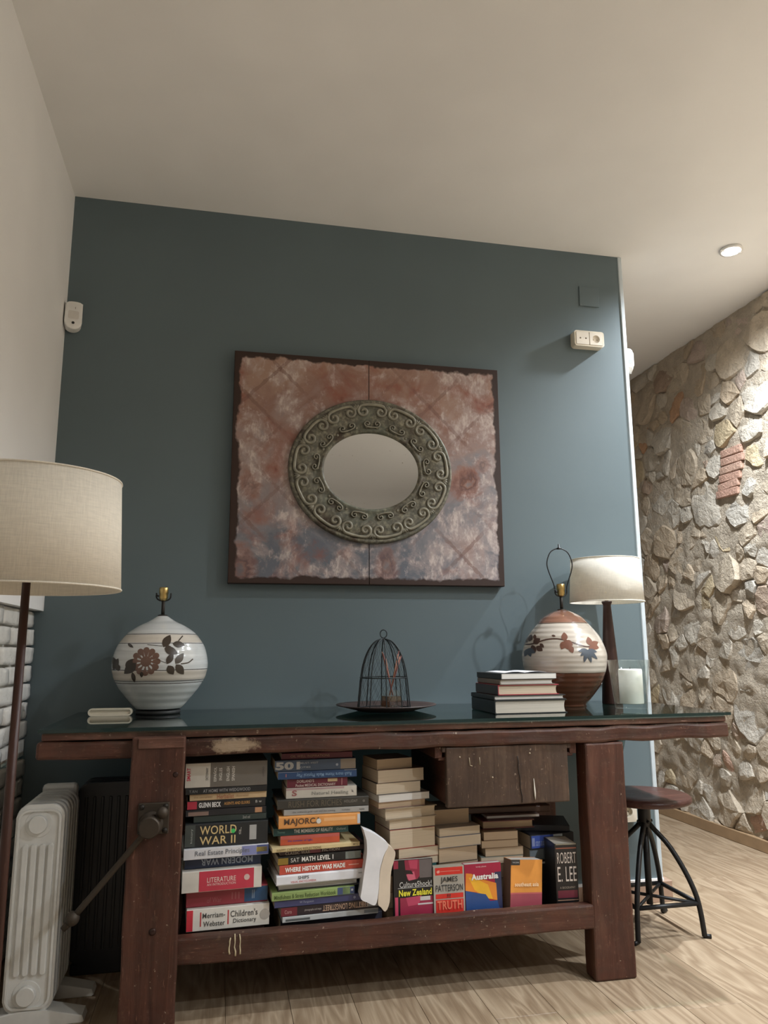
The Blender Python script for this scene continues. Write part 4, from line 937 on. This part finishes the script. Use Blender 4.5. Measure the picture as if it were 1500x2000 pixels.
# ---------------------------------------------------------------- wall panel with oval mirror
px0, px1, pz0, pz1 = .679, 1.842, 1.3076, 2.2835
pcx, pcz = (px0+px1)/2, (pz0+pz1)/2; pw_, ph_ = px1-px0, pz1-pz0
wp = empty('wall_mirror', (pcx, 0, pz0), 0, 'oval mirror in ornate scrolled frame on a rust-stained rectangular panel', 'mirror')
def m_rust():
    t = NT('rust_stained_print'); tc = t.n('TexCoord'); v = tc.outputs['Object']; sp = t.n('SeparateXYZ', {'Vector': v}); x, z = sp.outputs['X'], sp.outputs['Z']
    big = t.noise(v, 3.4, 5, .6, .8); med = t.noise(t.co(loc=(3, 1, 2)), 8, 6, .65, .4); fine = t.noise(t.co((1, 1, .5)), 45, 4, .7); b2 = t.noise(t.co(loc=(9, 4, 1)), 4.2, 5, .6, .5)
    zf = t.math('DIVIDE', z, ph_)
    k = t.math('ADD', t.math('MULTIPLY', big, .9), t.math('MULTIPLY', zf, .45))
    c = t.ramp(k, [(.46, (0.122, 0.132, 0.156)), (.58, (0.213, 0.201, 0.213)), (.70, (0.305, 0.213, 0.189)), (.82, (0.262, 0.152, 0.122)), (.95, (0.342, 0.220, 0.171))])
    c = t.mix(t.ramp(med, [(.46, 0.0), (.60, .7)]), c, (0.415, 0.329, 0.305))
    c = t.mix(t.ramp(t.math('MULTIPLY', fine, med), [(.27, 0.0), (.38, .7)]), c, (0.610, 0.525, 0.488))
    c = t.mix(t.ramp(b2, [(.56, 0.0), (.70, .8)]), c, (0.244, 0.085, 0.055))
    c = t.mix(t.ramp(b2, [(.70, 0.0), (.76, .8)]), c, (0.110, 0.034, 0.022))
    for (sx, sz, rx, rz_, op) in ((.425, .435, .085, .075, .9), (-.50, .40, .05, .07, .6), (-.53, .06, .07, .10, .7), (.06, .07, .06, .09, .6), (.50, .53, .05, .05, .6)):
        d = t.n('VectorMath', {0: t.co((1/rx, 0.0, 1/rz_), loc=(-sx/rx, 0, -sz/rz_))}, operation='LENGTH').outputs['Value']
        d = t.math('ADD', d, t.math('MULTIPLY', t.math('SUBTRACT', med, .5), 2.6))
        c = t.mix(t.ramp(d, [(.0, op*.3), (.28, op), (.62, op*.75), (.95, 0.0)]), c, t.ramp(d, [(.2, (.25, .10, .055)), (.35, (.10, .032, .02)), (.7, (.27, .10, .06))]))
    s_ = .26
    for sgn in (1, -1):
        d = t.math('PINGPONG', t.math('ADD', t.math('MULTIPLY', x, sgn), z), s_/2)
        ln = t.math('LESS_THAN', t.math('ADD', d, t.math('MULTIPLY', t.math('SUBTRACT', fine, .5), .03)), .010)
        c = t.mix(t.math('MULTIPLY', ln, t.ramp(big, [(.42, 0.0), (.62, .5)])), c, (.15, .075, .06))
    ex = t.math('SUBTRACT', pw_/2, t.math('ABSOLUTE', x)); ez = t.math('SUBTRACT', ph_/2, t.math('ABSOLUTE', t.math('SUBTRACT', z, ph_/2)))
    e = t.math('MINIMUM', ex, ez); ed = t.math('SUBTRACT', e, t.math('MULTIPLY', t.noise(t.co(loc=(5, 5, 5)), 11, 3, .6), .062))
    c = t.mix(t.ramp(t.math('ADD', ed, .5), [(.494, 1.0), (.499, 0.0)]), c, (.034, .017, .012))
    t.P(Base_Color=c, Roughness=.55, Specular_IOR_Level=.35); t.bump(t.math('ADD', med, fine), .12, .002); return t.m
mrust = m_rust()
mdb = plain((.03, .015, .011), .6, name='dark_brown_edge')
box('backing', -pw_/2, pw_/2, -.040, -.002, 0, ph_, mdb, wp, .002)
sx_ = 1.250-pcx
for a, b in ((-pw_/2+.002, sx_-.0016), (sx_+.0016, pw_/2-.002)): 
    box('metal_sheet', a, b, -.0432, -.0402, .002, ph_-.002, mrust, wp, .0008)
mx, mz = 1.260-pcx, 1.788-pz0
def m_patina():
    t = NT('verdigris_tin'); v = t.co(); a = t.noise(v, 10, 5, .6, .4); b = t.noise(v, 50, 4, .65)
    c = t.ramp(b, [(.3, (.055, .05, .036)), (.5, (.13, .12, .09)), (.72, (.30, .28, .20))]); c = t.mix(t.ramp(a, [(.55, 0.0), (.66, .85)]), c, (.05, .028, .018))
    c = t.mix(t.ramp(t.noise(t.co(loc=(4, 4, 4)), 7, 3), [(.5, 0.0), (.7, .35)]), c, (.10, .14, .11))
    t.P(Base_Color=c, Roughness=.5, Metallic=.25); t.bump(b, .3, .003); return t.m
mp = m_patina()
mps = plain((.22, .205, .155), .5, .2, 'rubbed_tin_relief', var=.35)
N = 96; V, Fc = [], []
ringp = [(0, .004), (.004, .015), (.012, .017), (.02, .013), (.035, .012), (.055, .018), (.10, .020), (.122, .014), (.130, .015), (.138, .020), (.145, .016), (.148, .002)]
for (o_, h_) in ringp:
    for i in range(N):
        a = 2*math.pi*i/N; V.append((mx+(.204+o_)*math.cos(a), -.0434-h_, mz+(.164+o_)*math.sin(a)))
for j in range(len(ringp)-1):
    for i in range(N): k = (i+1) % N; Fc.append((j*N+i, j*N+k, (j+1)*N+k, (j+1)*N+i))
mf = obj('mirror_frame', mesh('mirror_frame', V, Fc, True), mp, wp)
def m_mirror():
    t = NT('aged_mirror'); sp = t.ramp(t.noise(t.co(), 60, 3, .6), [(.24, (.35, .34, .32)), (.30, (.72, .75, .78))]); t.P(Base_Color=sp, Metallic=1.0, Roughness=.10); return t.m
V = [(mx, -.0465, mz)]+[(mx+.2055*math.cos(2*math.pi*i/N), -.0465, mz+.1655*math.sin(2*math.pi*i/N)) for i in range(N)]
V += [(a, -.0434, c) for a, b, c in V]
Fc = [(0, 1+i, 1+(i+1) % N) for i in range(N)]+[(1+i, N+2+i, N+2+(i+1) % N, 1+(i+1) % N) for i in range(N)]
obj('mirror_glass', mesh('mirror_glass', V, Fc), m_mirror(), wp)
# scroll ornaments: C-scrolls with curled ends
def scroll_path(R_=.030, turns=1.25, gap_=.037):
    P = []
    n = 26
    for i in range(n+1):                         # curl in from the centre of the first spiral
        t = i/n; a = -math.pi*.5-turns*2*math.pi*(1-t); r_ = .004+(R_-.006)*t; P.append((-gap_+r_*math.cos(a), r_*math.sin(a)))
    Q = [(-a, b) for a, b in reversed(P)]
    mid = [(-gap_*.4, -R_*1.02), (gap_*.4, -R_*1.02)]
    return P+mid+Q
sp_ = scroll_path()
V, Fc = tube_data([(a, 0, b) for a, b in sp_], .0068, 6)
me_s = mesh('scroll_ornament', [(v[0], v[1]*.9, v[2]) for v in V], Fc, True)
V, Fc = [], []
for a in (-.5, 0, .5): tube_data([(0, 0, 0), (.016*math.sin(a), -.002, .018*math.cos(a)), (.026*math.sin(a), 0, .026*math.cos(a))], [.002, .0048, .001], 6, False, V, Fc)
me_l = mesh('leaf_ornament', V, Fc, True)
NS = 13
# equal arc spacing along the middle ellipse
A_, B_ = .204+.080, .164+.080
arc = [0]; 
for i in range(720):
    a, b = i*math.pi/360, (i+1)*math.pi/360; arc.append(arc[-1]+math.hypot(A_*(math.cos(b)-math.cos(a)), B_*(math.sin(b)-math.sin(a))))
def ang_at(s):
    s = s % arc[-1]
    for i in range(720):
        if arc[i+1] >= s: return (i+(s-arc[i])/(arc[i+1]-arc[i]))*math.pi/360
for k in range(NS):
    for half, me_, off_ in ((0, me_s, .012), (.5, me_l, .022), (1, me_s, -.042)):
        a = ang_at(arc[-1]*(k+half+.25)/NS)
        nx, nz = math.cos(a)/A_, math.sin(a)/B_; l = math.hypot(nx, nz); nx, nz = nx/l, nz/l
        o = obj('leaf_ornament' if half == .5 else 'scroll_ornament', me_, mps, mf, (mx+A_*math.cos(a)+nx*off_, -.0434-.020, mz+B_*math.sin(a)+nz*off_))
        th = math.atan2(nx, nz)
        o.rotation_euler = (0, th+math.pi if half == 0 else th, 0)
        if half == 1: o.scale = (.55, .8, .5)
for k in range(30):
    a = ang_at(arc[-1]*k/30); ball('bead', (mx+(.204+.026)*math.cos(a), -.0434-.013, mz+(.164+.026)*math.sin(a)), .006, mps, mf, 8, (1, .6, 1))

# ---------------------------------------------------------------- fittings on the wall
def plate_holes(name, outer, holes, d0, d1):
    """plate in the xz plane from depth d0 (front) to d1, pierced by the given outlines"""
    bm = bmesh.new()
    for d in (d0, d1):
        es = []
        for lp in [outer]+holes:
            vs_ = [bm.verts.new((a, d, b)) for a, b in lp]; es += [bm.edges.new((vs_[k], vs_[(k+1) % len(vs_)])) for k in range(len(vs_))]
        bmesh.ops.triangle_fill(bm, edges=es, use_beauty=True)
    bm.verts.ensure_lookup_table(); n = len(bm.verts)//2; b = 0
    for lp in [outer]+holes:
        m = len(lp)
        for k in range(m):
            l = (k+1) % m; bm.faces.new((bm.verts[b+k], bm.verts[b+l], bm.verts[n+b+l], bm.verts[n+b+k]))
        b += m
    return bm_mesh(name, bm)
def circ(x, z, r, n=24): return [(x+r*math.cos(2*math.pi*k/n), z+r*math.sin(2*math.pi*k/n)) for k in range(n)]
sk = empty('wall_socket', ((2.226+2.380)/2, 0, 2.435), 0, 'cream double wall socket high on the blue wall', 'socket')
w_, h_, d_ = .150, .076, .042
mins = plain((.80, .74, .64), .4, name='cream_insert')
obj('housing', prism('housing', [(a, b+h_/2) for a, b in rrect(w_, h_, .012)], -.026, -.0003, 'y', .002), MAT['cream_plastic'], sk)
obj('housing_rim', frame_me(w_, h_, .012, .007, -d_, -.0262), MAT['cream_plastic'], sk)
obj('insert_plate', plate_holes('insert_plate', [(a-.034, b+h_/2) for a, b in rrect(.064, .060, .003)], [circ(-.046, h_/2, .0042), circ(-.018, h_/2, .0042)], -d_-.0015, -.0264), mins, sk)
obj('insert_plate', plate_holes('insert_plate', [(a+.034, b+h_/2) for a, b in rrect(.064, .060, .003)], [circ(.034, h_/2, .0185, 32)], -d_-.0015, -.0324), mins, sk)
obj('well_floor', plate_holes('well_floor', circ(.034, h_/2, .021, 32), [circ(.034-.0095, h_/2, .003, 12), circ(.034+.0095, h_/2, .003, 12)], -.0323, -.0264), mins, sk)
cp_ = tag(box('cover_plate', 2.284, 2.384, -.006, -.0003, 2.655, 2.755, MAT['blue'], None, .0015), 'square blank plate painted the same blue-grey as the wall, above the socket', 'cover plate')
wpp = empty('wall_socket', (2.30, 0, .893), 0, 'white socket on the blue wall just above the glass, behind the lamps', 'socket')
obj('housing', prism('housing', [(a, b+.034) for a, b in rrect(.12, .066, .008)], -.012, -.0003, 'y', .002), MAT['white_plastic'], wpp)
obj('insert_plate', prism('insert_plate', [(a, b+.034) for a, b in rrect(.10, .05, .004)], -.0135, -.010, 'y'), plain((.7, .7, .68), .4, name='white_insert'), wpp)
ls = empty('wall_socket', (2.366, 0, .325), 0, 'white socket low on the blue wall behind the stool', 'socket')
obj('housing', plate_holes('housing', [(a, b+.04) for a, b in rrect(.08, .08, .01)], [circ(0, .04, .020, 32)], -.022, -.0042), MAT['cream_plastic'], ls)
obj('well_floor', plate_holes('well_floor', [(a, b+.04) for a, b in rrect(.07, .07, .008)], [circ(-.0095, .04, .003, 12), circ(.0095, .04, .003, 12)], -.004, -.0003), MAT['cream_plastic'], ls)
# alarm sensor in the left corner
a1 = empty('alarm_sensor', (.033, -.026, 2.318), math.radians(14), 'white alarm motion sensor high in the corner of the white and blue walls', 'sensor')
w_, h_ = .066, .118
out = []
for i in range(13): a = math.pi+math.pi*i/12; out.append((w_/2*math.cos(a), .030+.030*math.sin(a)))
for i in range(7): t = i/6; out.append((w_/2-w_*t, .103+.014*math.sin(math.pi*(.25+.6*t))))
obj('housing', prism('housing', out, -.026, .022, 'y', .006), MAT['white_plastic'], a1)
obj('lens_panel', prism('lens_panel', [(a, b+.060) for a, b in rrect(.040, .034, .006)], -.0272, -.024, 'y'), plain((.66, .63, .58), .35, name='sensor_lens'), a1)
obj('camera_eye', lathe_me([(0, 0), (.0055, 0), (.0055, .001), (0, .001)], 16, smooth=False), MAT['black'], a1, (.0, -.0268, .026), (math.pi/2, 0, 0))
box('indicator', .004, .0065, -.0268, -.025, .086, .094, plain((.3, .28, .25), .5, name='grey_mark'), a1)
# second sensor on the end of the partition
a2 = empty('alarm_sensor', (XE+.0215, .045, 2.352), 0, 'white motion sensor on the free end of the blue partition wall', 'sensor')
V = [(a, b+.062) for a, b in rrect(.062, .124, .029, 7)]
obj('housing', prism('housing', V, .0003, .040, 'x', .009), MAT['white_plastic'], a2)
box('mounting_plate', .0002, .006, -.034, .034, .004, .12, MAT['white_plastic'], a2, .002)
obj('lens_window', prism('lens_window', [(a-.001, b+.058) for a, b in rrect(.036, .04, .006)], .039, .0412, 'x'), plain((.55, .58, .58), .2, name='sensor_window'), a2)
box('indicator', .012, .030, -.0318, -.0306, .040, .058, plain((.25, .27, .27), .4, name='grey_indicator'), a2)

# ---------------------------------------------------------------- radiators
def radiator(name, label, loc, w, h, pitch_, n, mat, lead=True):
    r = empty(name, loc, 0, label, 'radiator')
    def fin(y, t):
        pts = rrect(w, h, .035, 6); return obj('fin', prism('fin', [(a, b+h/2+.035) for a, b in pts], y, y+t, 'y', .006), mat, r)
    for i in range(n): fin(i*pitch_, pitch_*.62)
    for zz_ in (.085, h-.02): tube('header_pipe', [(0, .01, zz_), (0, n*pitch_-.02, zz_)], .024, mat, r, 16)
    if lead:
        z0, z1 = .135, h-.075
        f = obj('front_rim', frame_me(w-.014, h-.026, .030, .006, -.007, .002), mat, r, (0, 0, .048))
        for k in range(4):
            xx = (k-1.5)*.0235
            pts = [(a+xx, b+(z0+z1)/2) for a, b in rrect(.0165, z1-z0, .008, 4)]
            obj('front_rib', prism('front_rib', pts, -.008, .003, 'y', .003), mat, r)
        for zz_ in (.085, h-.02):
            obj('end_boss', lathe_me([(.040, 0), (.037, .004), (.0265, .005), (.0255, .017), (.0235, .019), (0, .019)], 36, smooth=False), mat, r, (-.004, .002, zz_), (math.pi/2, 0, 0))
    return r
rad = radiator('oil_radiator', 'white ribbed oil radiator standing beside the vice leg', (.157, -.56, 0), .134, .565, .042, 6, MAT['enamel'])
for yy in (.015, .185):
    pts = [(-.10, .012), (-.09, .034), (-.02, .045), (.05, .042), (.150, .020), (.156, .004), (.15, .0), (-.10, 0)]
    obj('foot', prism('foot', pts, yy-.02, yy+.045, 'y', .003), MAT['enamel'], rad)
box('control_box', -.055, .055, .256, .295, .09, .615, MAT['enamel'], rad, .012, 2)
br_ = radiator('oil_radiator', 'black ribbed oil radiator in the shadow under the bench end', (.312, -.24, 0), .215, .57, .045, 3, plain((.012, .012, .013), .4, name='black_enamel'), False)
for k in range(7): box('front_rib', (k-3)*.026-.005, (k-3)*.026+.005, -.005, .001, .08, .56, plain((.012, .012, .013), .4, name='black_enamel'), br_, .002)
for yy in (.01, .10): box('foot', -.10, .10, yy, yy+.02, .0, .036, plain((.014, .014, .015), .5, name='black_foot'), br_, .004)

# ---------------------------------------------------------------- floor lamp
ly = -1.34; lx = xat(50, ly, 1.17)
fl_ = empty('floor_lamp', (lx, ly, 0), 0, 'floor lamp with slim dark wooden pole and large cream drum shade', 'lamp')
obj('base', lathe_me([(0, 0), (.13, 0), (.133, .006), (.13, .018), (.02, .03), (0, .03)], 48), MAT['teak_pole'], fl_)
obj('pole', lathe_me([(.0, .028), (.0115, .028), (.0085, 1.2), (.0, 1.2)], 16), MAT['teak_pole'], fl_)
zb = onY(150, 1151, ly).z; zt = zb+.238
s = shade(fl_, .192, .181, zb, zt, MAT['linen'])
for k in range(3): tube('spider_arm', [(0, 0, zb+.06), (.19*math.cos(k*2.1+.4), .19*math.sin(k*2.1+.4), zb+.03)], .002, MAT['brass'], s, 6)
tube('stem', [(0, 0, 1.19), (0, 0, zb+.08)], .007, MAT['brass'], fl_, 10)
ball('bulb', (0, 0, zb+.11), .03, plain((.8, .8, .78), .3, name='white_bulb'), fl_, 16)

# ---------------------------------------------------------------- stool
sx0, sy0 = 2.297, -.265
so = empty('stool', (sx0, sy0, 0), 0, 'industrial stool with round wooden seat and black bent metal legs', 'stool')
mseat = m_worn_wood('stool_seat_wood', (.035, .014, .011), (.07, .028, .021), (.12, .05, .036), axis='x', rough=.35, wear=.15, speck=False)
obj('seat', lathe_me([(0, .458), (.160, .458), (.175, .462), (.179, .470), (.178, .480), (.170, .486), (.08, .483), (0, .482)], 56), mseat, so)
bmt = MAT['black_metal']
obj('hub', lathe_me([(0, .365), (.022, .365), (.024, .372), (.024, .45), (.05, .4575), (0, .4575)], 24), bmt, so)
for z in (.385, .44):
    for k in range(4):
        a = k*math.pi/2; tube('bolt', [(.022*math.cos(a), .022*math.sin(a), z), (.031*math.cos(a), .031*math.sin(a), z)], .006, bmt, so, 6)
tube('screw_post', [(0, 0, .37), (0, 0, .085)], .0125, bmt, so, 12)
for a in (math.radians(45), math.radians(135), math.radians(225), math.radians(315)):
    c, s = math.cos(a), math.sin(a); pr_ = spline([(.012, .385), (.030, .362), (.085, .305), (.135, .225), (.168, .15), (.182, .085), (.190, .006)], 5)
    lg = tube('leg', [(r_*c, r_*s, z) for r_, z in pr_], .0095, bmt, so, 10)
    tube('foot_pad', [(.185*c, .185*s, .0075), (.205*c+.01*(1 if c > 0 else -1), .205*s, .0075)], .0073, bmt, lg, 8)
R_ = .178; cs = [(R_*math.cos(math.radians(45+90*k)), R_*math.sin(math.radians(45+90*k)), .116) for k in range(4)]
for k in range(4): tube('stretcher', [cs[k], cs[(k+1) % 4]], .0085, bmt, so, 8)
for k in (0, 1): tube('cross_bar', [cs[k], cs[k+2]], .006, bmt, so, 8)
